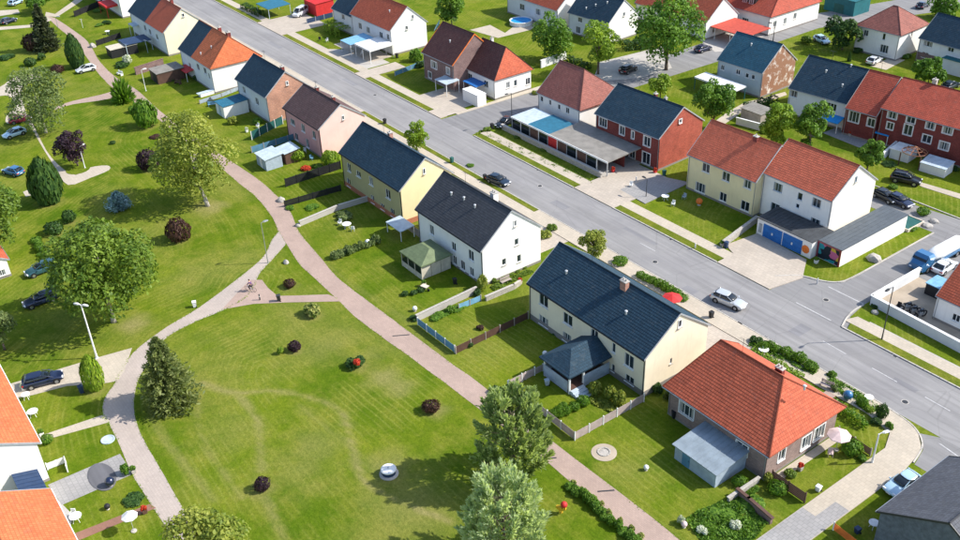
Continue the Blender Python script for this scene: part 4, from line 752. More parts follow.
for (lb, px, py, wp, hp, lf, kd) in (
    ('dark green clipped cone shrub beside the white car roof', 78, 71, 18, 30, 'leaf_dark', 'egg'), ('brown globe shrub beside the dark pointed conifer', 34, 54, 19, 17, 'leaf_maroon', 'globe'),
    ('small green shrub below the brown globe shrub', 31, 68, 12, 9, 'leaf_dark', 'globe'), ('tiny green shrub right of the brown globe shrub', 42, 62, 10, 8, 'leaf_dark', 'loose'), ('pair of low green bushes at the left edge', 7, 62, 18, 9, 'leaf_dark', 'loose'),
    ('small maroon globe shrub beside the clipped dark cone', 58, 76, 13, 10, 'leaf_maroon', 'globe'), ('spiky green yucca where the link path meets the main path', 124, 106, 22, 22, 'leaf_mid', 'spiky'), ('small round shrub left of the clipped green globe', 133, 114, 9, 7, 'leaf_mid', 'globe'),
    ('large clipped green globe beside the main path', 147, 131, 23, 26, 'leaf_mid', 'globe'), ('purple globe shrub on the lawn below the green globe', 150, 173, 21, 20, 'leaf_purple', 'globe'), ('big dark green egg shaped shrub beside the junction', 50, 209, 34, 44, 'leaf_dark', 'egg'),
    ('small dark shrub, upper of the pair on the left lawn', 70, 224, 13, 12, 'leaf_dark', 'globe'), ('wider dark shrub, lower of the pair on the left lawn', 55, 237, 19, 14, 'leaf_dark', 'globe'), ('brown globe shrub alone on the mown lawn', 180, 244, 23, 22, 'leaf_maroon', 'globe'),
    ('tiny dark shrub on the upper lawn', 113, 145, 6, 4, 'leaf_dark', 'globe'), ('low maroon flower bush at the main path edge', 156, 140, 14, 5, 'leaf_maroon', 'loose'), ('tall bright green clipped cone beside the drive', 96, 393, 22, 36, 'leaf_bright', 'egg'),
    ('dark maroon globe on the grass triangle', 290, 289, 12, 9, 'leaf_maroon', 'globe'), ('variegated yellow green shrub below the link path', 312, 319, 21, 15, 'leaf_mixed', 'loose'), ('dark globe shrub on the big lawn near the wire line', 295, 353, 13, 11, 'leaf_purple', 'globe'),
    ('small yellow green tuft beside the dark globe', 281, 355, 8, 8, 'leaf_bright', 'loose'), ('brown globe shrub on the big lawn near the path', 431, 414, 17, 13, 'leaf_maroon', 'globe'), ('brown globe shrub at the end of the worn track', 263, 492, 16, 14, 'leaf_purple', 'globe'),
    ('green bush with red blossom on the big lawn', 356, 370, 22, 14, 'leaf_dark', 'loose'), ('bush below the grey patio corner', 126, 476, 10, 13, 'leaf_mid', 'loose'), ('dark oval bush beside the red garden path', 134, 505, 24, 10, 'leaf_dark', 'loose'),
    ('green shrub at the corner of the orange roofed left house', 48, 445, 12, 10, 'leaf_mid', 'globe'), ('bright green bush beside the yellow house corner', 331, 170, 18, 17, 'leaf_bright', 'globe'), ('green bush between the garden shed and the pink house', 297, 163, 18, 14, 'leaf_bright', 'globe'),
    ('yellow bush beside the white house corner', 482, 292, 14, 16, 'leaf_yellow', 'loose'), ('dark bush at the end of the grey garden wall', 477, 297, 10, 8, 'leaf_dark', 'loose'), ('yellow green bush nearest the white porch steps', 595, 397, 16, 16, 'leaf_yellow', 'loose'),
    ('yellow green bush in the middle under the cream wall', 610, 402, 14, 17, 'leaf_yellow', 'loose'), ('yellow green bush closest to the cream house corner', 619, 408, 15, 18, 'leaf_yellow', 'loose'), ('dark green shrub under the bungalow eave', 657, 395, 14, 12, 'leaf_dark', 'loose'),
    ('green round shrub beside the blue lean-to', 739, 487, 14, 11, 'leaf_mid', 'globe'), ('yellow bush at the bungalow corner', 768, 484, 12, 12, 'leaf_yellow', 'loose'), ('clipped green shrub in front of the bungalow end', 777, 496, 18, 14, 'leaf_mid', 'globe'),
    ('clipped green globe beside the pink garden parasol', 851, 457, 20, 16, 'leaf_mid', 'globe'), ('large round shrub on the street corner', 881, 420, 12, 15, 'leaf_dark', 'globe'), ('low yellow shrub beside the corner shrub', 869, 414, 11, 8, 'leaf_bright', 'loose'), ('green shrub behind the corner hedge', 862, 408, 12, 10, 'leaf_mid', 'globe'),
    ('dark blue green shrub below the corner shrub', 876, 426, 12, 8, 'leaf_dark', 'loose'), ('small round tree shrub beside the stones at the lane corner', 923, 217, 13, 9, 'leaf_mid', 'globe'), ('green bush beside the white garage wall end', 912, 232, 14, 7, 'leaf_mid', 'loose'),
    ('dark bush at the gable of the tall white house', 885, 216, 18, 8, 'leaf_dark', 'loose'), ('low green bush in the lower left corner of the shop yard', 487, 133, 10, 6, 'leaf_olive', 'loose'), ('first clipped bush of the street hedge behind the cream house', 620, 267, 15, 10, 'leaf_mid', 'globe'),
    ('dark shrub beside the second row gable', 760, 92, 20, 14, 'leaf_dark', 'loose'), ('green bush beside the car at the back street', 806, 46, 14, 10, 'leaf_olive', 'loose'), ('dark thin cypress on the second row lawn', 849, 62, 4, 9, 'leaf_dark', 'cone'),
    ('green bush beside the white gable on the far side', 416, 64, 16, 14, 'leaf_mid', 'loose'), ('dark shrub by the first garden of the top row', 122, 70, 20, 10, 'leaf_dark', 'loose'), ('white flowering bush in the top garden', 128, 66, 10, 10, 'flower_white', 'loose'),
    ('green shrub at the front of the half orange house', 200, 82, 16, 10, 'leaf_dark', 'loose'), ('dark garden bush beside the yellow garden ball', 172, 82, 9, 5, 'leaf_dark', 'loose'), ('low shrub at the base of the pale yellow house', 690, 182, 8, 8, 'leaf_dark', 'loose'),
    ('round dark shrub at the top left edge', 107, 26, 10, 6, 'leaf_dark', 'loose'), ('white blossom bush by the bungalow flower bed', 702, 535, 14, 9, 'flower_white', 'loose'), ('white rose bush in the bungalow flower bed', 735, 530, 13, 10, 'flower_white', 'loose'),
    ('cream flower tuft at the path corner', 681, 525, 9, 10, 'flower_white', 'loose'), ('leafy green border bush along the dark fence', 752, 510, 30, 12, 'leaf_mid', 'loose'), ('low leafy border bush in the bungalow bed', 722, 520, 30, 6, 'leaf_mid', 'loose'),
    ('pale green ornamental bush on the garden lawn of the yellow house', 344, 222, 22, 12, 'leaf_grey', 'loose'), ('red flowered border bush behind the dark garden fence', 306, 172, 12, 7, 'flower_red', 'loose'),
    ('green border bush behind the dark garden fence', 318, 170, 14, 7, 'leaf_mid', 'loose'), ('low bush at the grass wall beside the white house steps', 500, 288, 14, 5, 'leaf_olive', 'loose'), ('yellow green bush by the garden table of the pink house', 233, 126, 12, 9, 'leaf_yellow', 'loose'),
    ('dark bush in the corner garden of the walled yard', 875, 309, 10, 6, 'leaf_dark', 'loose'), ('green bush in front of the bungalow near the street', 832, 378, 10, 7, 'leaf_mid', 'loose'), ('pale dry bush beside the blue garden ball', 834, 392, 11, 8, 'leaf_grey', 'loose')):
    shrub(lb, px, py, wp, hp, lf, kd)
# rows of planting: every plant its own shrub
ORD = 'first second third fourth fifth sixth seventh eighth ninth tenth eleventh twelfth thirteenth fourteenth fifteenth sixteenth'.split()
def row(label, pts, n, wp, hp, leaf, kind, group, jit=1.0):
    P = [np.array(p, float) for p in pts]
    for i in range(n):
        f = i/(n-1)*(len(P)-1); k = min(int(f), len(P)-2); q = P[k]+(P[k+1]-P[k])*(f-k)
        shrub(label % ORD[i], q[0]+random.uniform(-jit, jit), q[1]+random.uniform(-jit, jit)*.6, wp*random.uniform(.8, 1.2), hp*random.uniform(.8, 1.2), leaf, kind, group=group)
row('%s small green shrub from the pine in the row along the lower path', [(569, 490), (590, 505), (608, 522), (634, 546)], 15, 13, 10, 'leaf_mid', 'loose', 'shrub row along the lower path', 1.5)
row('%s yellowish plant from the pine edging the lower path', [(574, 486), (600, 508), (640, 540)], 9, 8, 7, 'leaf_mixed', 'loose', 'yellowish plants edging the lower path', 1.5)
row('%s clipped bush from the left in the street hedge behind the cream house', [(640, 279), (652, 285), (664, 292), (676, 298), (682, 302)], 9, 11, 9, 'leaf_mid', 'globe', 'street hedge bushes behind the cream house', .6)
row('%s low green plant from the path in the fenced porch garden', [(553, 420), (566, 416), (583, 407)], 5, 12, 10, 'leaf_mid', 'globe', 'low plants in the porch garden', .6)
row('%s grey hedge plant from the path between the two middle gardens', [(335, 261), (350, 255), (365, 250), (376, 245)], 8, 11, 9, 'leaf_grey', 'loose', 'hedge plants between the middle gardens', .8)
row('%s small shrub from the top in the curved row on the left lawn', [(37, 244), (40, 252), (45, 260)], 6, 10, 7, 'leaf_mid', 'globe', 'curved shrub row on the left lawn', .5)
row('%s leafy plant from the path along the grey fence of the blue fenced garden', [(434, 321), (448, 315), (460, 311)], 6, 12, 7, 'leaf_mid', 'loose', 'plants along the grey fence', .8)
row('%s shrub from the left before the bungalow street front', [(762, 353), (775, 352), (789, 358), (801, 364), (812, 372)], 8, 12, 9, 'leaf_mid', 'globe', 'shrubs before the bungalow', 1)
row('%s low bush from the left below the white house gable', [(493, 284), (510, 276), (524, 270)], 5, 9, 5, 'leaf_olive', 'loose', 'bushes along the white gable', .6)
hedge('dark trimmed hedge in front of the white gable at the top', PX((623, 50), (652, 47)), 2.2, 1.7, 'leaf_dark', 40, size=.2)
hedge('bright green block hedge beside the white carport', PX((334, 28), (349, 36)), 5.0, 1.9, 'leaf_bright', 30, size=.2)
hedge('dark hedge along the top garden of the street', PX((244, 8), (262, 17)), 1.6, 1.2, 'leaf_dark', 35, size=.2)
hedge('dark green hedge behind the corner lawn of the bungalow', [(-45.2, 78.2), (-42.8, 78.4), (-40.5, 78.0)], .7, .9, 'leaf_mid', 60)
hedge('low grassy hedge along the bungalow street edge', [(-57, 79.6), (-50, 79.7)], .8, .6, 'leaf_bright', 60)
hedge('dark hedge behind the white terrace garden', PX((745, 112), (775, 104)), 1.5, 1.5, 'leaf_dark', 30, size=.2)
hedge('dark green hedge beside the white wall at the back yard', PX((566, 62), (588, 70)), 1.5, 1.3, 'leaf_dark', 35, size=.2)
# irregular taller grass along path and wall edges
def tufts(n=2600):
    P = []
    for line in (LEFT_EDGE, RIGHT_EDGE, FORK_L, FORK_R):
        L = np.array(line)
        for k in range(n//4):
            i = random.randrange(len(L)-1); q = L[i]+(L[i+1]-L[i])*random.random(); P.append((q[0]+random.gauss(0, .10), q[1]+random.gauss(0, .10), .05))
    P = np.array(P); return tag(link('edge_grass', quads('edge_grass', P, sph(len(P))*.6+np.array([0, 0, .5]), .07, RNG.random(len(P)), 1.2), 'leaf_bright'), 'tufts of grass growing over the path edges', 'grass', kind='stuff')
tufts()

# ================================================================== FENCES AND WALLS
def fence(label, pts, h, mat, post='grey_wood', style='planks', plen=2.2, name='fence', cat='fence', coping=None, thick=.25, skip=()):
    pts = [Vector((x, y)) for x, y in pts]; t = thing(name, label, cat, (pts[0].x, pts[0].y, 0)); o = pts[0]
    for a, b in zip(pts[:-1], pts[1:]):
        L = (b-a).length; d = (b-a)/L; ang = math.atan2(d.y, d.x); k = max(1, round(L/plen)); pl = L/k
        if style == 'wall':
            c = a-o; MB().box(0, L, -thick/2, thick/2, -.1, h).build('wall_section', mat, t, (c.x, c.y, 0), (0, 0, ang))
            MB().bbox(-thick/2, L+thick/2, -thick/2-.05, thick/2+.05, h+.003, h+.09, .02).build('coping', coping or 'concrete', t, (c.x, c.y, 0), (0, 0, ang)); continue
        pm = MB(); nb = int(pl/.16); rr = random.Random(3)
        if style == 'planks':
            for i in range(nb):
                w0 = i*pl/nb+.008; pm.box(w0, w0+pl/nb-.016, -.012, .012, .06, h-rr.uniform(0, .03))
            pm.box(0, pl, .013, .05, h*.22, h*.22+.08).box(0, pl, .013, .05, h*.78, h*.78+.08)
        elif style == 'slats':
            m_ = max(3, int(h/.2))
            for i in range(m_): z0 = .08+i*(h-.1)/m_; pm.box(0, pl, -.015, .015, z0, z0+(h-.1)/m_-.035)
        pm = pm.mesh('panel'); pp = MB().bbox(-.06, .06, -.06, .06, -.1, h+.1, .015).mesh('post')
        for i in range(k+1):
            c = a+d*pl*i-o
            link('post', pp, post, t, (c.x, c.y, 0), (0, 0, ang))
            if i < k and i not in skip: link('panel', pm, mat, t, (c.x, c.y, 0), (0, 0, ang))
    return t
fence('pale timber fence with posts round the porch garden of the cream house', [(-69.9, 56.6), (-69.9, 52.8), (-58.5, 52.8), (-58.5, 63.0)], 1.15, 'pink_wood', 'white_paint')
fence('weathered grey board fence from the pine to the porch', PX((508, 388), (543, 371)), 1.0, 'grey_wood', 'white_paint')
fence('bright blue board fence facing the park path', PX((418, 325), (455, 353)), 1.1, 'blue_wood', 'white_paint')
fence('dark brown board fence running up to the cream house', [G(456, 354), (-79.4, 63.3)], 1.1, 'brown_wood', 'grey_wood')
fence('grey garden wall running up to the white house corner', PX((417, 321), (476, 293)), .9, 'concrete', style='wall', coping='stone')
fence('short pale blue fence beside the grey garden wall', PX((459, 310), (481, 301)), .9, 'sky_paint', 'grey_wood')
fence('low beige stone wall beside the white gable', PX((486, 301), (514, 289), (520, 285)), .7, 'stone', style='wall', name='garden_wall', cat='wall')
fence('pale concrete wall in the garden of the yellow house', PX((300, 226), (338, 210), (368, 201)), .8, 'concrete', style='wall', name='garden_wall', cat='wall')
fence('low black fence between the gardens of the yellow house', PX((285, 207), (341, 191)), 1.1, 'dark', 'dark')
fence('tall black fence behind the flower border', PX((286, 187), (341, 169)), 1.5, 'dark', 'dark')
fence('dark green fence beside the pink house', PX((252, 140), (283, 124)), 1.6, 'green_paint', 'white_paint')
fence('blue grey fence above the two white sheds', PX((252, 153), (300, 138)), 1.2, 'blue_wood', 'grey_wood')
fence('low blue fence between the navy gardens of the upper row', PX((200, 104), (222, 97), (240, 90)), .8, 'bluegrey_wood', 'grey_wood')
fence('white low garden wall beside the half orange house', PX((200, 97), (241, 85)), .7, 'wall_white', style='wall', coping='palesky', name='garden_wall', cat='wall', thick=.9)
fence('reddish brown brick garden wall in the upper gardens', PX((136, 75), (164, 66)), 1.6, 'brick_brown', style='wall', coping='brick_brown', name='garden_wall', cat='wall')
fence('black fence at the top of the gardens', PX((75, 17), (104, 5)), 1.5, 'dark', 'dark')
fence('black fence around the upper terrace garden', PX((97, 46), (121, 38)), 1.3, 'dark', 'dark')
fence('long low stone wall in front of the shop canopy', [(-129.2, 97.6), (-103.0, 97.6)], .85, 'stone', style='wall', coping='concrete', name='garden_wall', cat='wall', thick=.45)
fence('white painted yard wall along the far footway', [(-54.3, 98.9), (-41, 98.1), (-34, 97.7)], 1.3, 'wall_palegrey', style='wall', coping='white_paint', name='garden_wall', cat='wall', thick=.35)
fence('white yard wall along the side road', [(-54.35, 99.1), (-54.3, 109.2)], 1.3, 'wall_palegrey', style='wall', coping='white_paint', name='garden_wall', cat='wall', thick=.35)
fence('pale wall beside the garage apron', [(-75.9, 95.9), (-77.6, 104.8)], .9, 'stone', style='wall', coping='stone', name='garden_wall', cat='wall', thick=.4)
fence('dark brown fence beside the bungalow end', [(-41.7, 64.2), (-37.7, 64.2)], 1.35, 'brown_wood', 'brown_wood', 'slats')
fence('dark fence along the bungalow street corner', PX((838, 434), (870, 456)), 1.0, 'brown_wood', 'grey_wood', 'slats')
fence('dark low wall around the bungalow flower bed', PX((737, 495), (748, 504), (771, 524)), .8, 'brick_brown', style='wall', coping='brown_wood', name='garden_wall', cat='wall', thick=.3)
fence('pale stone wall beside the bungalow flower bed', PX((728, 502), (758, 482)), .6, 'stone', style='wall', coping='stone', name='garden_wall', cat='wall')
fence('brown wooden fence by the lower right driveway', PX((833, 530), (860, 551)), 1.0, 'orange_paint', 'white_paint', 'slats')
fence('white wall behind the rose roofed house', PX((541, 68), (566, 59)), 1.6, 'wall_offwhite', style='wall', coping='white_paint', name='garden_wall', cat='wall')
fence('dark fence in front of the red shed across the street', PX((307, 24), (333, 17)), 1.2, 'navy_paint', 'grey_paint')
fence('dark blue fence beside the dark brick house', PX((395, 76), (426, 64)), 1.0, 'blue_wood', 'grey_paint')
fence('white garden wall beside the white terraced house', PX((736, 124), (762, 131)), 1.2, 'wall_offwhite', style='wall', coping='white_paint', name='garden_wall', cat='wall')
fence('white wall in front of the red brick terrace', PX((882, 160), (897, 147)), 1.3, 'wall_offwhite', style='wall', coping='white_paint', name='garden_wall', cat='wall')
fence('black low fence at the bottom of the shaded yellow garden', [(-110.5, 64.2), (-105.2, 64.2)], 1.3, 'grey_wood', 'grey_wood')
fence('white picket fence beside the solar lean-to', PX((48, 470), (66, 463), (68, 472)), .9, 'white_paint', 'white_paint', plen=1.4)

# ================================================================== SHEDS, GARAGES, CANOPIES
def shed(name, label, cat, x0, x1, y0, y1, zn, zf, wall, roof, door=None, ov=.2, rz=0, windows=0, floor=False, open_near=False):
    cx, cy = (x0+x1)/2, (y0+y1)/2; t = thing(name, label, cat, (cx, cy, 0), rz); X, Y = (x1-x0)/2, (y1-y0)/2
    mb = MB(); v = [(-X, -Y), (X, -Y), (X, Y), (-X, Y)]; hz = [zn, zn, zf, zf]
    for i in range(4):
        j = (i+1) % 4
        if open_near and i == 0: continue
        mb.face((*v[i], 0), (*v[j], 0), (*v[j], hz[j]), (*v[i], hz[i]))
    mb.build('wall', wall, t)
    s = (zf-zn)/(2*Y); e = ov
    tp = [(-X-e, -Y-e, zn-e*s), (X+e, -Y-e, zn-e*s), (X+e, Y+e, zf+e*s), (-X-e, Y+e, zf+e*s)]
    r = MB().add([(a, b, c+.01) for a, b, c in tp]+[(a, b, c+.11) for a, b, c in tp], [(4, 5, 6, 7), (3, 2, 1, 0), (0, 1, 5, 4), (1, 2, 6, 5), (2, 3, 7, 6), (3, 0, 4, 7)])
    k = int(2*X/.6)
    for i in range(1, k): q = -X-e+(2*X+2*e)*i/k; r.add([(q-.025, -Y-e, zn-e*s+.1), (q+.025, -Y-e, zn-e*s+.1), (q+.025, Y+e, zf+e*s+.1), (q-.025, Y+e, zf+e*s+.1), (q-.025, -Y-e, zn-e*s+.15), (q+.025, -Y-e, zn-e*s+.15), (q+.025, Y+e, zf+e*s+.15), (q-.025, Y+e, zf+e*s+.15)], [(4, 5, 6, 7), (0, 1, 5, 4), (1, 2, 6, 5), (3, 0, 4, 7)])
    r.build('roof', roof, t)
    if door:
        for dx, wd, dm in door: d = MB().box(dx-wd/2, dx+wd/2, -Y-.05, -Y+.02, .03, min(zn-.2, 2.1)).box(dx-.02, dx+.02, -Y-.07, -Y, .03, min(zn-.2, 2.1)).build('door', dm, t); MB().box(dx+wd*.35, dx+wd*.42, -Y-.1, -Y-.05, .95, 1.05).build('handle', 'metal_dark', d)
    for i in range(windows): add_window(t, (-X+2*X*(i+.5)/windows, -Y, .9), 0, .9, .7, proud=.125)
    return t
def canopy(name, label, cat, x0, x1, y0, y1, zn, zf, roof, post, z_th=.12, rz=0, nx=2):
    cx, cy = (x0+x1)/2, (y0+y1)/2; t = thing(name, label, cat, (cx, cy, 0), rz); X, Y = (x1-x0)/2, (y1-y0)/2
    r = MB().add([(-X, -Y, zn), (X, -Y, zn), (X, Y, zf), (-X, Y, zf), (-X, -Y, zn+z_th), (X, -Y, zn+z_th), (X, Y, zf+z_th), (-X, Y, zf+z_th)], [(4, 5, 6, 7), (3, 2, 1, 0), (0, 1, 5, 4), (1, 2, 6, 5), (2, 3, 7, 6), (3, 0, 4, 7)]); r.build('roof', roof, t)
    for i in range(nx):
        for yy, z in ((-Y+.12, zn), (Y-.12, zf)):
            x = -X+.12+(2*X-.24)*i/(nx-1); MB().box(x-.05, x+.05, yy-.05, yy+.05, 0, z).build('post', post, t)
    return t
# hipped porch of the cream house (part of it)
HC = next(o for o in col.objects if o.name == 'house'); OFF = (69.25, -68.5, 0)
pr = MB(); pr.slope((-69.6, 57.0, 2.7), (-64.3, 57.0, 2.7), (-66.95, 59.6, 4.2), (-66.95, 59.6, 4.2), .3); pr.slope((-64.3, 57.0, 2.7), (-64.3, 63.5, 2.7), (-66.95, 63.5, 4.2), (-66.95, 59.6, 4.2), .3); pr.slope((-69.6, 63.5, 2.7), (-69.6, 57.0, 2.7), (-66.95, 59.6, 4.2), (-66.95, 63.5, 4.2), .3)
pr.build('porch_roof', 'roof_navy', HC, OFF)
MB().box(-69.2, -64.7, 57.4, 63.5, -.1, .55).build('porch_floor', 'brown_wood', HC, OFF)
for a, b, c, d in ((-69.2, -65.0, 57.36, 57.44), (-69.24, -69.16, 57.4, 63.5), (-64.74, -64.66, 59.6, 63.5)):
    mb = MB()
    for i in range(6): mb.box(a, b, c, d, .1+i*.27, .1+i*.27+.25)
    mb.build('porch_boarding', 'bluegrey_wood', HC, OFF)
for x, y in ((-69.1, 57.5), (-64.8, 57.5), (-64.8, 59.6), (-69.1, 60.4)): MB().bbox(x-.11, x+.11, y-.11, y+.11, 0, 2.62, .02).build('porch_post', 'white_paint', HC, OFF)
for i in range(4): MB().box(-64.65+i*.42, -64.65+i*.42+.45, 57.5, 59.4, -.05, .5-i*.13).build('porch_step', 'palesky', HC, OFF)
shed('lean_to', 'blue lean-to shed against the bungalow', 'shed', -50.0, -44.5, 59.0, 63.5, 1.85, 2.3, 'bluegrey_wood', 'zinc_blue', [(-1.2, 1.0, 'blue_wood')], .25, windows=0)
# green pavilion
t = thing('garden_pavilion', 'green roofed garden pavilion beside the white house', 'pavilion', (-98.2, 60.4, 0)); pv = MB()
pv.slope((-2.75, -2.6, 2.35), (2.75, -2.6, 2.35), (1.0, 0, 3.45), (-1.0, 0, 3.45), .5, .01).slope((2.75, -2.6, 2.35), (2.75, 2.6, 2.35), (1, 0, 3.45), (1, 0, 3.45), .5, .01).slope((2.75, 2.6, 2.35), (-2.75, 2.6, 2.35), (-1, 0, 3.45), (1, 0, 3.45), .5, .01).slope((-2.75, 2.6, 2.35), (-2.75, -2.6, 2.35), (-1, 0, 3.45), (-1, 0, 3.45), .5, .01)
pv.build('roof', 'sage', t)
for x in (-2.5, -.85, .85, 2.5): MB().box(x-.06, x+.06, -2.46, -2.34, 0, 2.3).build('post', 'beige_cloth', t)
for x in (-1.68, 0, 1.68): MB().box(x-.76, x+.76, -2.42, -2.38, .05, .85).build('panel', 'beige_cloth', t); MB().box(x-.76, x+.76, -2.41, -2.39, .9, 2.15).build('screen', 'car_glass', t)
for y in (-1.6, 0, 1.6): MB().box(2.38, 2.42, y-.77, y+.77, .05, 2.25).build('panel', 'beige_cloth', t)
MB().box(-2.42, -2.38, -2.4, 2.4, .05, 2.25).build('panel', 'beige_cloth', t); MB().box(-2.4, 2.4, 2.38, 2.42, .05, 2.25).build('panel', 'beige_cloth', t)
canopy('carport', 'pale blue rounded canopy between the yellow and the white house', 'canopy', -110.4, -106.4, 61.4, 63.9, 1.6, 1.8, 'palesky', 'white_paint')
# garages
g = shed('garage', 'white garage block with two wide blue doors', 'garage', -75.4, -66.1, 102.2, 106.5, 2.55, 2.75, 'wall_white', 'felt_roof', None, .12)
for x in (-1.9, 1.5):
    d = MB()
    for i in range(5): d.box(x-1.62, x+1.62, -2.2-.02*(i % 2), -2.13, .05+i*.42, .05+i*.42+.405)
    d = d.build('garage_door', 'blue_paint', g); MB().box(x-.1, x+.1, -2.28, -2.2, .9, 1.25).build('handle', 'white_paint', d)
MB().cyl((3.75, -2.16, 1.15), (3.75, -2.22, 1.15), .62, n=9).build('painted_splash', 'orange_paint', g); MB().box(-4.3, -3.8, -2.2, -2.14, .5, 1.9).build('notice_board', 'grey_paint', g)
g = shed('garage', 'long white garage with slate roof beside the side road', 'garage', -66.0, -62.3, 103.4, 118.4, 2.55, 2.7, 'wall_white', 'corrugated', None, .1)
m, n = new('mural'); vo = n.n('TexVoronoi'); vo.inputs['Scale'].default_value = 1.3; n.l(n.pos(), vo.inputs['Vector']); rp = n.n('ValToRGB'); e = rp.color_ramp; e.interpolation = 'CONSTANT'
for i, (p, c) in enumerate(((0, (.01, .02, .03)), (.3, (.02, .25, .3)), (.5, (.5, .12, .25)), (.65, (.01, .02, .04)), (.8, (.6, .4, .04)), (.9, (.1, .45, .5)))):
    el = e.elements[i] if i < 2 else e.elements.new(p); el.position = p; el.color = (*c, 1)
n.l(vo.outputs['Color'], rp.inputs[0]); n.out(rp.outputs[0], .7)
MB().box(-1.6, 1.6, -7.56, -7.5, .1, 2.35).build('garage_door', 'mural', g)
for a in ((-1.85, -1.6, .0, 2.6), (1.6, 1.85, .0, 2.6), (-1.6, 1.6, 2.36, 2.6)): MB().box(a[0], a[1], -7.62, -7.49, a[2], a[3]).build('door_frame', 'car_maroon', g)
# shop canopy
plain('canopy_grey', (.24, .225, .2), .85, .2, .8)
t = thing('shop_canopy', 'long flat canopy with glazed front and red panel beside the street', 'canopy', (-115, 98.4, 0))
MB().add([(-12.6, 0, 2.55), (-8, 0, 2.55), (-8, 5.5, 2.75), (-12.6, 5.5, 2.75), (-12.6, 0, 2.7), (-8, 0, 2.7), (-8, 5.5, 2.9), (-12.6, 5.5, 2.9)], [(4, 5, 6, 7), (3, 2, 1, 0), (0, 1, 5, 4), (1, 2, 6, 5), (2, 3, 7, 6), (3, 0, 4, 7)]).build('roof', 'palesky', t)
MB().add([(-7.95, 0, 2.55), (-2.2, 0, 2.55), (-2.2, 5.8, 2.75), (-7.95, 5.8, 2.75), (-7.95, 0, 2.71), (-2.2, 0, 2.71), (-2.2, 5.8, 2.91), (-7.95, 5.8, 2.91)], [(4, 5, 6, 7), (3, 2, 1, 0), (0, 1, 5, 4), (1, 2, 6, 5), (2, 3, 7, 6), (3, 0, 4, 7)]).build('roof', 'roof_teal_flat' if 'roof_teal_flat' in MATS else plain('roof_teal_flat', (.025, .14, .22), .7).name, t)
MB().add([(-2.15, 0, 2.55), (12.5, 0, 2.55), (12.5, 7.4, 2.9), (-2.15, 7.4, 2.9), (-2.15, 0, 2.72), (12.5, 0, 2.72), (12.5, 7.4, 3.07), (-2.15, 7.4, 3.07)], [(4, 5, 6, 7), (3, 2, 1, 0), (0, 1, 5, 4), (1, 2, 6, 5), (2, 3, 7, 6), (3, 0, 4, 7)]).build('roof', 'canopy_grey', t)
MB().box(-12.6, 12.5, -.12, -.02, 2.45, 2.74).build('fascia', 'white_paint', t)
for i in range(11): x = -12.45+i*2.47; MB().box(x-.07, x+.07, .05, .19, 0, 2.55).build('post', 'white_paint' if i % 2 else 'grey_paint', t)
for i, mt in enumerate(('car_glass', 'car_glass', 'brown_wood', 'car_glass', 'red_paint', 'brown_wood', 'car_glass', 'brown_wood', 'car_glass', None)):
    if mt: x = -12.45+i*2.47; MB().box(x+.1, x+2.37, .1, .14, .1, 2.4).build('panel', mt, t)
MB().box(-12.5, -12.4, .2, 5.4, 0, 2.5).build('panel', 'bluegrey_wood', t); MB().box(-12.5, 11.5, 4.6, 4.7, 0, 2.5).build('back_wall', 'brick_dark', t)
# garden sheds of the upper row
shed('garden_shed', 'white roofed garden shed nearest the path below the pink house', 'shed', -145.0, -141.3, 56.9, 59.9, 2.0, 2.3, 'bluegrey_wood', 'palesky', [(0, .9, 'white_paint')])
shed('garden_shed', 'smaller white roofed garden shed closer to the pink house', 'shed', -144.6, -141.4, 60.6, 63.2, 2.0, 2.3, 'brown_wood', 'palesky', [(0, .8, 'brown_wood')])
shed('garden_shed', 'white slatted garden room with flat navy roof', 'shed', -171.4, -167.7, 61.0, 66.0, 2.3, 2.5, 'wall_white', 'roof_teal_flat', [(0, .9, 'palesky')], .15)
shed('garden_shed', 'brown flat roofed shed with dark opening by the half orange house', 'shed', -198.6, -194.2, 58.0, 63.8, 2.2, 2.3, 'brown_wood', 'canopy_grey', [(.6, 2.2, 'dark')], .15)
shed('garden_shed', 'dark flat roofed garden shed beside the upper path', 'shed', *(lambda a, b: (a[0]-1.7, a[0]+1.7, a[1], a[1]+6))(G(110, 57), 0), 1.9, 2.0, 'dark', 'beige_cloth', None, .1)
canopy('pergola', 'navy pergola with pale blue posts in the upper gardens', 'pergola', *(lambda a: (a[0]-2.5, a[0]+2.5, a[1]-3, a[1]+3))(G(137, 50)), 2.3, 2.3, 'navy_paint', 'palesky')
canopy('awning', 'pale blue awning stretched over a terrace in the top row', 'awning', *(lambda a: (a[0]-1.6, a[0]+1.6, a[1]-4.5, a[1]+4.5))(G(149, 21, 3)), 2.9, 3.3, 'palesky', 'white_paint')
canopy('canopy', 'red canopy at the top of the gardens', 'canopy', *(lambda a: (a[0]-3, a[0]+3, a[1]-2.5, a[1]+2.5))(G(112, 4, 2.6)), 2.5, 2.8, 'red_paint', 'red_paint', .5)
canopy('awning', 'red and white terrace awning at the half orange house', 'awning', *(lambda a: (a[0]-2.2, a[0]+2.2, a[1]-1.2, a[1]+1.2))(G(187, 69, 2)), 1.9, 2.3, 'red_paint', 'white_paint')
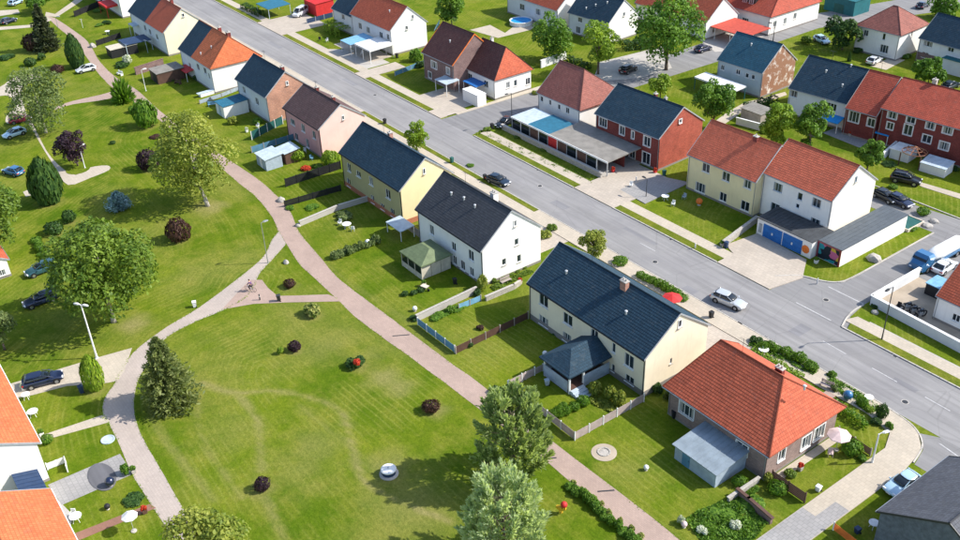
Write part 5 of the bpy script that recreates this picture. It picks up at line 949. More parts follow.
# far side of the street
canopy('carport', 'white carport in front of the terracotta roofed house', 'carport', *(lambda a: (a[0]-3.2, a[0]+3.2, a[1]-3, a[1]+3))(G(374, 45, 2.7)), 2.6, 2.8, 'white_paint', 'white_paint', .35, nx=3)
canopy('awning', 'blue awning beside the white carport', 'awning', *(lambda a: (a[0]-2.2, a[0]+2.2, a[1]-3, a[1]+3))(G(357, 39.5, 2.6)), 2.5, 2.8, 'sky_paint', 'white_paint')
canopy('canopy', 'teal canopy at the top left of the street', 'canopy', *(lambda a: (a[0]-3.4, a[0]+3.4, a[1]-3, a[1]+3))(G(273, 4, 2.6)), 2.5, 2.7, 'roof_teal_flat', 'palesky')
shed('shed', 'red shed behind the parked white van', 'shed', *(lambda a: (a[0]-3, a[0]+3, a[1], a[1]+5))(G(311, 14)), 3.0, 3.2, 'red_paint', 'red_paint', None)
canopy('awning', 'white and blue porch canopy at the dark brick house', 'awning', *(lambda a: (a[0]-2, a[0]+2, a[1]-1.6, a[1]+1.6))(G(447, 80, 2.5)), 2.4, 2.6, 'palesky', 'white_paint')
canopy('awning', 'bright blue awning at the brown roofed white house', 'awning', *(lambda a: (a[0]-2.2, a[0]+2.2, a[1]-1.6, a[1]+1.6))(G(476, 82, 2.5)), 2.4, 2.6, 'blue_paint', 'white_paint')
shed('shed', 'white box shed at the kerb before the brown roofed house', 'shed', *(lambda a: (a[0]-2.6, a[0]+2.2, a[1], a[1]+2))(G(471, 104)), 2.2, 2.2, 'wall_white', 'white_paint', None, .05)
canopy('canopy', 'low red canopy on posts at the top of the back street', 'canopy', *(lambda a: (a[0]-6.5, a[0]+6.5, a[1]-4, a[1]+4))(G(735, 26, 2.8)), 2.7, 2.9, 'red_tile', 'white_paint', nx=4)
shed('garage', 'teal garage at the top edge beyond the back street', 'garage', *(lambda a: (a[0]-4, a[0]+4, a[1], a[1]+6))(G(838, 13)), 3.4, 3.6, 'teal_paint', 'teal_paint', [(0, 2.6, 'green_paint')])
shed('garage', 'white garage with teal roof at the right edge', 'garage', *(lambda a: (a[0]-2.5, a[0]+5, a[1], a[1]+5))(G(952, 75)), 2.8, 2.9, 'wall_offwhite', 'teal_paint', None)
canopy('canopy', 'white terrace canopy below the teal roofed house', 'canopy', *(lambda a: (a[0]-5, a[0]+5, a[1]-1.6, a[1]+1.6))(G(720, 82, 2.4)), 2.2, 2.35, 'wall_offwhite', 'teal_paint', .3, nx=4)
shed('garden_shed', 'small grey roofed shed in the second row garden', 'shed', *(lambda a: (a[0]-2.2, a[0]+2.2, a[1], a[1]+3))(G(750, 122)), 2.0, 2.2, 'grey_wood', 'canopy_grey', None)
for lb, px, py in (('bright blue awning at the large white window of the brick terrace', 882, 131), ('bright blue awning at the white terraced house', 832, 119)):
    a = G(px, py, 2); canopy('awning', lb, 'awning', a[0]-1.7, a[0]+1.7, a[1]-1.1, a[1]+1.1, 1.8, 2.3, 'awning_blue' if 'awning_blue' in MATS else plain('awning_blue', (.02, .3, .7), .5).name, 'white_paint', rz=R(7))
# lean-to with dark solar roof between the two left houses
a = G(44, 485); shed('lean_to', 'lean-to with dark solar roof between the orange roofed houses', 'lean-to', -87.9, -84.3, 3.2, 5.4, 2.6, 2.0, 'wall_white', 'navy_paint', None, .1)
# timber arbour and white slabs before the brick terrace
a = G(912, 164); t = thing('timber_arbour', 'open brown timber arbour before the brick terrace', 'arbour', (a[0], a[1], 0), R(12))
for x in (-1.6, 1.6):
    for y in (-1.6, 1.6): MB().box(x-.08, x+.08, y-.08, y+.08, 0, 2.2).build('post', 'brown_wood', t)
for i in range(8): MB().cyl((1.9*math.cos(i*.785), 1.9*math.sin(i*.785), 2.2), (0, 0, 3.1), .07, n=5).build('rafter', 'orange_wood' if 'orange_wood' in MATS else plain('orange_wood', (.3, .13, .07), .8).name, t)
for r_ in (1.9, 1.2, .6): MB().tube([(r_*math.cos(q), r_*math.sin(q), 2.22+(1.9-r_)*.46) for q in np.linspace(0, 6.2832, 17)], [.06]*17, 5).build('ring_beam', 'orange_wood', t)
a = G(897, 160); shed('shed', 'low white shed left of the timber arbour', 'shed', a[0]-1.6, a[0]+1.6, a[1], a[1]+3, 1.6, 1.7, 'wall_offwhite', 'white_paint', None, .1, R(7))
a = G(930, 174); shed('shed', 'low white shed right of the timber arbour', 'shed', a[0]-2, a[0]+2, a[1], a[1]+3, 1.4, 1.7, 'wall_offwhite', 'palesky', None, .1, R(7))
shed('shed', 'low blue roofed shed in the walled yard', 'shed', -51.5, -48.6, 106.2, 108.6, 1.6, 1.7, 'dark', 'sky_paint', None, .1)

# ================================================================== VEHICLES
CARS = {}
def loft(secs, n_closed=True):
    mb = MB(); k = len(secs[0])
    for s in secs: mb.v += [tuple(map(float, p)) for p in s]
    for i in range(len(secs)-1):
        for j in range(k): q = (j+1) % k; mb.f.append((i*k+j, i*k+q, (i+1)*k+q, (i+1)*k+j))
    mb.f.append(tuple(range(k-1, -1, -1))); mb.f.append(tuple((len(secs)-1)*k+j for j in range(k))); return mb
def car_parts(style):
    if style in CARS: return CARS[style]
    L, Wd, H, belt, hood = dict(hatch=(4.25, 1.8, 1.45, .9, .87), sedan=(4.6, 1.82, 1.44, .92, .88), estate=(4.65, 1.82, 1.5, .93, .9), suv=(4.6, 1.9, 1.72, 1.05, 1.03), van=(5.0, 1.95, 2.1, 1.15, 1.1))[style]
    x = L/2; w_ = Wd/2
    # body stations: x, width factor, top z, bottom z
    st = [(-x, .80, belt-.22, .42), (-x+.08, .90, belt-.06, .30), (-x+.35, .97, belt, .22), (-x*.5, 1, belt+.01, .2), (0, 1, belt, .2), (x*.38, 1, belt-.01, .2), (x*.55, .99, hood, .2), (x*.8, .95, hood-.08, .22), (x-.12, .86, hood-.2, .28), (x, .72, hood-.34, .38)]
    if style in ('hatch', 'estate', 'suv', 'van'): st[0] = (-x, .84, belt-.05, .42); st[1] = (-x+.06, .92, belt, .3)
    sec = []
    for sx, wf, zt, zb in st:
        a = w_*wf; m_ = (zt+zb)*.5+.05
        sec.append([(sx, -a*.90, zb), (sx, -a, zb+.12), (sx, -a*1.0, m_), (sx, -a*.95, zt-.06), (sx, -a*.86, zt), (sx, 0, zt+.025), (sx, a*.86, zt), (sx, a*.95, zt-.06), (sx, a, m_), (sx, a, zb+.12), (sx, a*.90, zb)])
    P = {'body': (loft(sec).mesh('body', True), None)}
    r0, r1, f1, f0 = dict(hatch=(-x+.1, -x+.78, x*.02, x*.56), sedan=(-x*.76, -x*.36, x*.02, x*.52), estate=(-x+.1, -x+.6, x*.04, x*.55), suv=(-x+.08, -x+.5, x*.06, x*.54), van=(-x+.05, -x+.2, x*.45, x*.72))[style]
    gl = []
    for sx, tx, in ((r0, r1), (f0, f1)):
        pass
    def ring(z, xr, xf, wf): a = w_*wf; return [(xr, -a*.9, z), (xr+.12, -a, z), (xf-.18, -a, z), (xf, -a*.78, z), (xf, a*.78, z), (xf-.18, a, z), (xf-.12-(xf-xr)+.24, a, z), (xr, a*.9, z)]
    z1 = H-.06
    g = loft([ring(belt-.03, r0, f0, .90), ring((belt+z1)/2, (r0+r1)/2-.03, (f0+f1)/2+.05, .85), ring(z1, r1, f1, .74)])
    P['windows'] = (g.mesh('windows', True), 'car_glass')
    rf = loft([ring(z1-.015, r1-.04, f1+.04, .77), ring(z1+.03, r1-.01, f1+.0, .755), ring(H, r1+.2, f1-.18, .6)]); P['roof'] = (rf.mesh('roof', True), None)
    pil = []
    for sy in (-1, 1):
        pil.append(MB().tube([(f0-.05, sy*w_*.82, belt), ((f0+f1)/2+.05, sy*w_*.80, (belt+z1)/2), (f1, sy*w_*.72, z1)], [.045]*3, 5).mesh('pillar'))
        pil.append(MB().tube([(r0+.06, sy*w_*.86, belt), ((r0+r1)/2-.02, sy*w_*.83, (belt+z1)/2), (r1, sy*w_*.74, z1)], [.07]*3, 5).mesh('pillar'))
        c = (r1+f1)/2-.05; pil.append(MB().tube([(c, sy*w_*.905, belt-.02), (c, sy*w_*.86, (belt+z1)/2), (c, sy*w_*.75, z1)], [.04]*3, 5).mesh('pillar'))
    P['pillars'] = pil
    wr = .33 if style != 'suv' else .37
    P['tyre'] = MB().cyl((0, -.11, 0), (0, .11, 0), wr, n=16).mesh('tyre'); P['rim'] = MB().cyl((0, -.12, 0), (0, .12, 0), wr*.64, n=12).mesh('rim'); P['arch'] = MB().cyl((0, -.01, 0), (0, .01, 0), wr+.08, n=18).mesh('wheel_arch')
    P['dims'] = (L, Wd, H, belt, hood, wr); P['lamp'] = MB().bbox(-.08, .1, -.2, .2, -.08, .08, .03).mesh('lamp'); P['mirror'] = MB().bbox(-.07, .07, -.1, .1, -.06, .07, .02).mesh('mirror'); P['plate'] = MB().box(-.01, .01, -.26, .26, -.055, .055).mesh('number_plate')
    CARS[style] = P; return P
def car(label, a, b, style='hatch', pt='car_navy', cat='car', name='car', group=None, flip=False):
    """rear and front of the car as seen in the photograph, on the ground"""
    p, q = Vector(G(*a)), Vector(G(*b)); c = (p+q)/2; ang = math.atan2(q.y-p.y, q.x-p.x)+(math.pi if flip else 0); P = car_parts(style)
    t = thing(name, label, cat, (c.x, c.y, .02), ang, group); L, Wd, H, belt, hood, wr = P['dims']
    for nm, mt in (('body', pt), ('windows', 'car_glass'), ('roof', pt)):
        o = link(nm, P[nm][0], mt, t); md = o.modifiers.new('Subdivision', 'SUBSURF'); md.levels = md.render_levels = (2 if nm == 'body' else 1)
    for m_ in P['pillars']: link('pillar', m_, pt, t)
    for sx in (-L*.30, L*.31):
        for sy in (-1, 1):
            link('wheel_arch', P['arch'], 'rubber', t, (sx, sy*(Wd/2-.012), wr)); w_ = link('wheel', P['tyre'], 'rubber', t, (sx, sy*(Wd/2-.1), wr)); link('rim', P['rim'], 'rim', w_)
    for sy in (-1, 1):
        link('headlight', P['lamp'], 'headlamp', t, (L/2-.16, sy*Wd*.32, hood-.26)); link('tail_light', P['lamp'], 'tail_lamp', t, (-L/2+.07, sy*Wd*.36, belt-.18)); link('mirror', P['mirror'], pt, t, (L*.18, sy*(Wd/2+.07), belt+.05))
    link('number_plate', P['plate'], 'white_paint', t, (L/2+.005, 0, .42)); link('number_plate', P['plate'], 'white_paint', t, (-L/2-.005, 0, .6)); return t
car('dark navy car driving on the main street', (486, 179), (511, 188), 'hatch', 'car_slate')
car('silver estate car driving on the main street near the junction', (709, 296), (748, 312), 'estate', 'car_silver')
car('black off-road car parked before the brick terrace', (889, 179), (922, 186), 'suv', 'car_black')
car('small dark car parked with a white bonnet behind the tall white house', (880, 197), (890, 202), 'hatch', 'car_black'); car('dark car parked at the back lane corner', (893, 201), (906, 207), 'hatch', 'car_navy')
car('navy car parked under the broad tree on the left lawn', (62, 296), (21, 310), 'estate', 'car_navy'); car('teal car parked beside the shrub row on the left', (56, 267), (29, 277), 'estate', 'car_teal')
car('dark blue car on the paved drive beside the orange roof', (21, 389), (67, 377), 'estate', 'car_navy'); car('maroon car parked beside the birch', (11, 124), (31, 120), 'hatch', 'car_maroon')
car('blue and white car parked below the maroon car', (24, 133), (6, 139), 'hatch', 'car_sky'); car('bright blue car parked behind the egg shaped shrub', (25, 177), (3, 171), 'hatch', 'car_blue')
car('navy car at the top left edge above the path', (0, 26), (18, 20), 'hatch', 'car_navy'); car('light blue car at the very top left', (10, 7), (22, 2), 'hatch', 'car_sky')
car('black off-road car in the back yard by the street tree', (618, 77), (638, 67), 'suv', 'car_black'); car('white van parked across the street at the top', (307, 12), (294, 19), 'van', 'car_white', 'van', 'van')
car('pale blue car parked on the grass beside the slate house', (886, 497), (917, 479), 'hatch', 'car_sky', flip=True); car('white and blue car parked on the back street grass', (814, 39), (829, 46), 'hatch', 'car_sky')
car('small dark car stopped on the back street', (697, 53), (709, 49), 'hatch', 'car_navy'); car('white car beside the blue lorry behind the yard wall', (931, 278), (956, 262), 'hatch', 'car_white')
car('dark car in the top right corner', (914, 12), (930, 3), 'hatch', 'car_navy'); car('dark car behind the shop canopy corner', (507, 124), (502, 127), 'hatch', 'car_black')
car('white car roof beside the clipped dark cone', (93, 70), (80, 73), 'hatch', 'car_white'); car('dark car at the right edge by the pyramid roofed house', (940, 92), (960, 84), 'hatch', 'car_slate'); car('small white car on the paving behind the red terrace', (868, 66), (880, 60), 'hatch', 'car_white')
# blue lorry with white load cover
p, q = Vector(G(957, 249)), Vector(G(914, 273)); c = (p+q)/2; t = thing('lorry', 'blue lorry with white rounded load parked on the side lane', 'lorry', (c.x, c.y, .02), math.atan2((q-p).y, (q-p).x)); LL = (q-p).length/2
loft([[(xx, -1.15*f, z0), (xx, -1.15*f, z1-.3), (xx, -.9*f, z1), (xx, .9*f, z1), (xx, 1.15*f, z1-.3), (xx, 1.15*f, z0)] for xx, f, z0, z1 in ((LL-2.3, 1, .5, 2.5), (LL-1.1, 1, .5, 2.55), (LL-.5, .98, .5, 1.75), (LL, .9, .55, 1.35))]).build('cab', 'car_blue', t)
MB().add([(LL-1.12, -.95, 2.42), (LL-.56, -1, 1.76), (LL-.56, 1, 1.76), (LL-1.12, .95, 2.42), (LL-1.08, -.95, 2.46), (LL-.5, -1, 1.80), (LL-.5, 1, 1.80), (LL-1.08, .95, 2.46)], [(4, 5, 6, 7), (0, 1, 5, 4), (1, 2, 6, 5), (2, 3, 7, 6), (3, 0, 4, 7)]).build('windscreen', 'car_glass', t)
MB().box(-LL, LL-2.35, -1.2, 1.2, .7, .95).build('load_bed', 'car_blue', t)
loft([[(xx, 1.0*math.cos(a)*f, .98+1.35*math.sin(a)*f) for a in np.linspace(0, math.pi, 9)] for xx, f in ((-LL+.1, .7), (-LL+.4, .95), (0, 1), (LL-2.6, .97))]).build('load_cover', 'white_paint', t, smooth=True)
for xx in (-LL+.9, -LL+2.0, LL-1.2):
    for s_ in (-1, 1): w_ = MB().cyl((0, -.15, 0), (0, .15, 0), .45, n=16).build('wheel', 'rubber', t, (xx, s_*1.05, .45)); MB().cyl((0, -.16, 0), (0, .16, 0), .26, n=12).build('rim', 'rim', w_)
for s_ in (-1, 1): MB().bbox(LL-.06, LL+.03, s_*.75-.18, s_*.75+.18, .75, .95, .02).build('headlight', 'headlamp', t)

# ================================================================== STREET FURNITURE
def lamp(label, px, py, top, arm=1.0, az=0, mat='galvanised', double=False, name='street_lamp', r=.07):
    x, y = G(px, py); H = height(px, py, top); t = thing(name, label, 'lamp', (x, y, 0), az)
    MB().tube([(0, 0, -.1), (0, 0, 1.0), (0, 0, H)], [r*1.5, r*1.1, r*.75], 8).build('pole', mat, t)
    for s_ in ((1, -1) if double else (1,)):
        MB().tube([(0, 0, H-.05), (s_*arm*.5, 0, H+.05), (s_*arm, 0, H+.06)], [r*.6, r*.5, r*.5], 6).build('arm', mat, t)
        hd = loft([[(s_*(arm-.15+f*.85), -b, H+.02), (s_*(arm-.15+f*.85), -b*.7, H+.14*g+.04), (s_*(arm-.15+f*.85), b*.7, H+.14*g+.04), (s_*(arm-.15+f*.85), b, H+.02)] for f, b, g in ((0, .06, .5), (.3, .16, 1), (.8, .15, .9), (1, .07, .4))]).build('lamp_head', mat, t)
        MB().box(min(s_*arm, s_*(arm+.5)), max(s_*arm, s_*(arm+.5)), -.1, .1, H-.005, H+.018).build('lens', 'headlamp', hd)
    MB().cyl((0, 0, 0), (0, 0, .06), r*2.2, n=8).build('base', mat, t); return t
lamp('tall white double-headed lamp beside the paved drive', 97, 358, 305, .35, R(35), 'white_paint', True, r=.1)
lamp('slim grey lamp on the fork of the park path', 268, 263, 223, .4, R(90), 'metal_grey', r=.06)
lamp('white leaning-headed lamp in the lawn island', 85, 168, 147, .6, R(120), 'white_paint', r=.07)
lamp('short white lamp at the bungalow corner footway', 872, 463, 434, .5, R(70), 'white_paint', r=.09)
lamp('tall dark lamp on the far verge by the yard wall', 881.6, 340, 287, .9, R(-90), 'metal_dark', r=.07)
lamp('dark lamp at the shop canopy corner', 512, 127, 93, .8, R(-90), 'metal_dark', r=.07)
lamp('white garden lamp post in the top garden', 146, 91, 70, .4, R(90), 'white_paint', r=.06)
lamp('thin dark lamp beside the red brick house drive', 646, 197, 179, .4, R(180), 'metal_dark', r=.05)
lamp('dark lamp at the top of the back street', 773, 41, 24, .8, R(200), 'metal_dark', r=.08)
lamp('slim lamp at the lane corner above the upper path', 58, 27, 17, .4, R(60), 'metal_grey', r=.06)
def bollard(label, px, py, h=.9, mat='metal_dark', cap='white_paint'):
    x, y = G(px, py); t = thing('bollard', label, 'bollard', (x, y, 0)); MB().lathe([(.09, -.05), (.09, h*.8), (.07, h*.82), (.07, h*.86), (.09, h*.88), (.085, h), (.03, h+.05)], 10).build('post', mat, t); MB().lathe([(.094, h*.6), (.094, h*.72)], 10).build('band', cap, t); return t
for lb, px, py in (('dark bollard on the link path left of the litter bin', 260, 300), ('pale bollard on the far verge by the white apron wall', 695, 249), ('pale bollard on the grass by the junction', 817, 284), ('pale bollard beside the shop wall end', 636, 182)): bollard(lb, px, py, .9, 'metal_dark' if 'dark' in lb else 'galvanised')
def bin_(label, px, py, h=1.05, mat='grey_paint', wd=.5):
    x, y = G(px, py); t = thing('bin', label, 'bin', (x, y, 0), random.uniform(-.4, .4)); a = wd/2
    loft([[(-a*f, -a*f, z), (a*f, -a*f, z), (a*f, a*f, z), (-a*f, a*f, z)] for f, z in ((.75, 0.06), (1, h*.9))]).build('body', mat, t); MB().bbox(-a*1.08, a*1.08, -a*1.15, a*1.08, h*.9, h, .03).build('lid', mat, t)
    for s_ in (-1, 1): MB().cyl((s_*a-.04, a*.8, .09), (s_*a+.04, a*.8, .09), .09, n=10).build('wheel', 'rubber', t)
    return t
for a in (('dark litter bin on the link path', 279, 301, .95, 'metal_dark'), ('blue wheelie bin beside the clipped cone', 82, 393, 1.1, 'navy_paint'), ('white bin at the path fork on the lawn', 195, 307, .9, 'white_paint'), ('black bin at the shop corner footway', 492, 129, 1.1, 'dark'), ('dark bin on the cream house street edge', 711, 318, 1.0, 'dark'), ('dark bin behind the white house chimney', 485, 180, 1.0, 'dark'), ('pale blue bin at the porch corner', 547, 385, .8, 'palesky'), ('white bin at the wall of the bungalow end', 818, 491, .7, 'white_paint'), ('dark blue bin beside the slate house', 857, 533, .7, 'navy_paint')): bin_(*a)
# round vent tank on the big lawn
x, y = G(389, 474); t = thing('vent_tank', 'round concrete tank with pale lid and blue band on the big lawn', 'tank', (x, y, 0))
MB().lathe([(1.0, -.05), (1.0, .12), (.78, .16)], 24).build('base', 'concrete', t); MB().lathe([(.72, .1), (.72, .62)], 24).build('wall', 'navy_paint', t); MB().lathe([(.8, .62), (.82, .72), (.7, .82), (.2, .88)], 24).build('lid', 'white_paint', t); MB().lathe([(.12, .88), (.1, .95), (.03, .97)], 12).build('knob', 'galvanised', t)
# garden ornaments
def ball(label, px, py, r, mat, name='garden_ball'):
    x, y = G(px, py); t = thing(name, label, 'ornament', (x, y, 0)); MB().lathe([(r*.6, 0), (r*.35, r*.2), (r*.35, r*.5)], 12).build('stand', 'stone', t)
    MB().lathe([(r*math.sin(a), r*1.3-r*math.cos(a)) for a in np.linspace(.15, 3.0, 9)], 16).build('ball', mat, t, smooth=True); return t
ball('glossy dark ball on the grey patio', 111, 486, .5, 'car_navy'); ball('shiny blue ball in front of the bungalow hedge', 847, 400, .55, 'car_blue'); ball('white ball lamp on the lawn before the white house', 415, 311, .32, 'white_paint'); ball('white ball lamp beside the cream house wall', 545, 356, .32, 'white_paint'); ball('white ball ornament on the bungalow lawn', 646, 470, .28, 'white_paint'); ball('white ball on the hedge between the middle gardens', 368, 245, .4, 'white_paint'); ball('orange ball in the yellow house flower bed', 699, 205, .5, 'orange_paint'); ball('white ball at the flower bed path corner', 684, 527, .3, 'pink_cloth'); ball('dark ball lamp on the lower left lawn', 108, 509, .3, 'dark')
def table(label, px, py, r=.9, mat='white_paint', parasol=None, h=.74):
    x, y = G(px, py); t = thing('garden_table' if not parasol else 'parasol', label, 'table' if not parasol else 'parasol', (x, y, 0))
    if not parasol:
        MB().lathe([(r, h-.04), (r, h), (r*.95, h+.01)], 20).build('table_top', mat, t)
        for i in range(4): a = i*1.57+.4; MB().cyl((r*.35*math.cos(a), r*.35*math.sin(a), h-.04), (r*.75*math.cos(a), r*.75*math.sin(a), 0), .03, n=6).build('leg', mat, t)
    else:
        MB().lathe([(.3, 0), (.28, .08), (.05, .12)], 12).build('base', 'concrete', t); MB().cyl((0, 0, .1), (0, 0, 2.45), .03, n=6).build('pole', 'galvanised', t)
        MB().lathe([(r, 2.0), (r*.98, 2.06), (r*.5, 2.3), (.05, 2.5)], 8).build('canopy', parasol, t)
        for i in range(8): a = i*math.pi/4; MB().cyl((0, 0, 2.42), (r*.97*math.cos(a), r*.97*math.sin(a), 2.0), .012, n=4).build('rib', 'galvanised', t)
    return t
table('white round parasol beside the red garden path', 134, 531, .8, parasol='white_paint'); table('pink parasol beside the bungalow end wall', 836, 450, 1.25, parasol='pink_cloth'); table('red parasol behind the cream house roof', 671, 311, 1.3, parasol='red_paint'); table('white garden table in the lower left garden', 77, 521, .6); table('white garden table beside the orange roof eave', 34, 416, .6); table('white garden table near the drive', 27, 399, .5); table('low white table in the yellow house garden', 347, 228, .7); table('white table in the bungalow corner garden', 868, 402, .5); table('white table by the tall white house lawn', 665, 200, .6); table('pale garden table in the top garden', 108, 34, .6); table('white table beside the slate house', 873, 528, .5)
# grey bench-like oval paving, small pond, round stone, spring toy, boat-like cover
tag(MB().lathe([(1.0, 0), (1.0, .05), (.9, .06)], 24).build('paved_oval', 'asphalt_dark', None, (*G(102, 477), .02)), 'dark oval mat on the grey patio', 'mat').scale = (2.4, 1.3, 1); tag(MB().lathe([(.75, 0), (.75, .12), (.62, .12), (.6, .08)], 20).build('bird_bath', 'palesky', None, (*G(108, 440), 0)), 'pale blue oval basin on the lawn beside the path', 'basin')
x, y = G(604, 452); t = thing('fire_pit', 'low stone ring on the round gravel disc', 'fire pit', (x, y, .03))
for i in range(12): a = i*.5236; MB().bbox(-.16, .16, -.1, .1, 0, .08, .02).build('stone', 'stone', t, (.62*math.cos(a), .62*math.sin(a), 0), (0, 0, a+1.57))
MB().lathe([(.5, 0), (.45, .02), (.1, .03)], 12).build('ash_bed', 'stone', t)
x, y = G(561, 513); t = thing('spring_toy', 'red and yellow play figure on the grass beside the lower path', 'play toy', (x, y, 0), .5)
MB().tube([(.16*math.cos(q), .16*math.sin(q), .05+q*.022) for q in np.linspace(0, 18, 50)], [.03]*50, 5).build('spring', 'yellow_paint', t); loft([[(xx, -b, .5+z0), (xx, -b, .5+z1), (xx, b, .5+z1), (xx, b, .5+z0)] for xx, b, z0, z1 in ((-.5, .1, .1, .3), (-.2, .17, 0, .35), (.25, .17, 0, .4), (.5, .12, .15, .6))]).build('seat', 'yellow_paint', t)
MB().lathe([(.34*math.sin(a), 1.25-.34*math.cos(a)) for a in np.linspace(.1, 3.05, 9)], 14, (.3, 0, 0)).build('head', 'red_paint', t, smooth=True); MB().cyl((.2, -.35, .95), (.2, .35, .95), .025, n=6).build('handle', 'metal_dark', t)
x, y = G(425, 290); t = thing('garden_wheelbarrow', 'brown wheelbarrow on the pavilion lawn', 'wheelbarrow', (x, y, 0), .3)
loft([[(-.45*f, -.3*f, z), (.5*f, -.3*f, z), (.5*f, .3*f, z), (-.45*f, .3*f, z)] for f, z in ((.7, .35), (1.15, .68))]).build('tray', 'pale_wood', t); MB().cyl((.62, -.05, .2), (.62, .05, .2), .2, n=12).build('wheel', 'rubber', t)
for s_ in (-1, 1): MB().tube([(.6, s_*.1, .22), (-.3, s_*.25, .4), (-1.0, s_*.3, .62)], [.025]*3, 6).build('handle', 'brown_wood', t); MB().cyl((-.35, s_*.25, .4), (-.45, s_*.28, 0), .025, n=6).build('leg', 'metal_dark', t)
for i, (px, py, r_) in enumerate(((414, 296, .45), (421, 293, .5), (405, 297, .5))): shrub(ORD[i]+' dark plant from the pavilion lawn wheelbarrow', px, py, 9, 6, 'leaf_dark', 'loose', group='plants beside the wheelbarrow')
def boulder(label, px, py, r, h):
    x, y = G(px, py); bm = bmesh.new(); bmesh.ops.create_icosphere(bm, subdivisions=2, radius=1)
    for v in bm.verts: v.co *= 1+random.uniform(-.12, .12); v.co.z *= h/r; v.co.z = max(v.co.z, -.1)
    me = bpy.data.meshes.new('boulder'); bm.to_mesh(me); bm.free(); o = link('boulder', me, 'stone', None, (x, y, .05)); o.scale = (r, r*.8, r); return tag(o, label, 'rock')
boulder('pale boulder at the foot of the white garage wall', 874, 260, 1.1, .9); boulder('pale boulder at the end of the garden hedge wall', 298, 226, .5, .4); boulder('rock at the lane corner stones', 934, 222, .7, .5); boulder('flat rock at the lane corner', 927, 226, .9, .4); boulder('white stone at the yard wall corner', 875, 313, .5, .4); boulder('white stone on the grass triangle', 286, 263, .5, .5)
boulder('pale stone beside the main path and black fence', 281, 201, .8, .6); boulder('white stone beside the upper main path', 93, 47, .9, .9)
# dish aerials
def dish(label, px, py, z, r=.9, mat='car_blue'):
    x, y = G(px, py, z); t = thing('satellite_dish', label, 'satellite dish', (x, y, 0)); MB().cyl((0, 0, 0), (0, 0, z), .05, n=6).build('mast', 'galvanised', t)
    d = MB().lathe([(.02, -.22*r), (r*.5, -.16*r), (r, .05), (r*.97, .08), (r*.5, -.1*r), (.02, -.16*r)], 16).build('dish', mat, t, (0, 0, z+.3)); d.rotation_euler = (R(60), 0, R(-40)); MB().cyl((0, 0, z+.2), (.3, -.6, z+.7), .02, n=5).build('feed_arm', 'metal_grey', t)
dish('big blue dish between the white gable and brown roof', 437, 27, 2.5, 1.5)
# swimming pool
x, y = G(521, 24); t = thing('paddling_pool', 'white rimmed pool with blue water in the top garden', 'pool', (x, y, 0)); MB().lathe([(2.6, 0), (2.6, .9), (2.75, .95), (2.7, 1.0), (2.45, .98), (2.4, .6)], 24).build('rim', 'white_paint', t); MB().lathe([(2.42, .7), (2.42, .85)], 24).build('water', 'awning_blue', t)
x, y = G(901, 222); t = thing('vegetable_frame', 'green netted ground frame behind the long white garage', 'garden frame', (x, y, 0))
for a in ((-2.4, 2.4, -2, -1.85), (-2.4, 2.4, 1.85, 2), (-2.4, -2.25, -1.85, 1.85), (2.25, 2.4, -1.85, 1.85)): MB().box(*a, 0, .45).build('board', 'pale_wood', t)
MB().box(-2.25, 2.25, -1.85, 1.85, .1, .36).build('net', 'green_paint', t)
# motorbikes behind the yard wall
def bike_parts(t, mat, motor=False):
    for x_ in (-.62, .62):
        wl = MB().tube([(x_+.32*math.cos(q), 0, .34+.32*math.sin(q)) for q in np.linspace(0, 6.2832, 17)], [.07 if motor else .022]*17, 5).build('wheel', 'rubber', t); MB().cyl((x_, -.05, .34), (x_, .05, .34), .12 if motor else .05, n=8).build('hub', 'rim', wl)
    r_ = .05 if motor else .02
    MB().tube([(-.62, 0, .34), (-.1, 0, .36), (-.25, 0, .85), (.4, 0, .82), (-.1, 0, .36)], [r_]*5, 6).build('frame', mat, t); MB().tube([(.62, 0, .34), (.4, 0, .82), (.36, 0, 1.0)], [r_]*3, 6).build('fork', mat, t)
    MB().tube([(.25, -.28, 1.05), (.36, -.1, 1.0), (.36, .1, 1.0), (.25, .28, 1.05)], [.016]*4, 5).build('handlebar', 'metal_dark', t); MB().bbox(-.42, -.1 if not motor else .0, -.1, .1, .86, .95, .03).build('saddle', 'dark', t)
    if motor: MB().bbox(-.2, .3, -.16, .16, .35, .72, .05).build('engine', 'metal_grey', t); MB().bbox(0, .38, -.15, .15, .78, 1.0, .06).build('tank', mat, t)
for i, (px, py) in enumerate(((906, 311), (912, 315), (919, 318))):
    x, y = G(px, py); t = thing('motorcycle', ('leftmost', 'middle', 'rightmost')[i]+' dark motorcycle of three parked in the walled yard', 'motorcycle', (x, y, .03), R(60+10*i), 'motorcycles in the walled yard'); bike_parts(t, 'car_black', True); [setattr(t, 'scale', (1.25, 1.25, 1.25))]
# ================================================================== PERSON WITH BICYCLE
x, y = G(251, 291); AZ = R(-150)
t = thing('bicycle', 'blue bicycle held by the person at the path fork', 'bicycle', (x, y, .02), AZ); bike_parts(t, 'car_blue')
for s_ in (-1, 1): MB().box(-.14, -.04, s_*.16-.04, s_*.16+.04, .36-s_*.14, .39-s_*.14).build('pedal', 'dark', t)
def skin(name, joints, edges, mat, parent, loc=(0, 0, 0)):
    me = bpy.data.meshes.new(name); me.from_pydata([j[:3] for j in joints], edges, []); o = link(name, me, mat, parent, loc)
    md = o.modifiers.new('Skin', 'SKIN'); md.use_smooth_shade = True
    for v, j in zip(me.skin_vertices[0].data, joints): v.radius = (j[3], j[3] if len(j) < 5 else j[4]); 
    me.skin_vertices[0].data[0].use_root = True; s = o.modifiers.new('Subdivision', 'SUBSURF'); s.levels = 1; s.render_levels = 2; return o
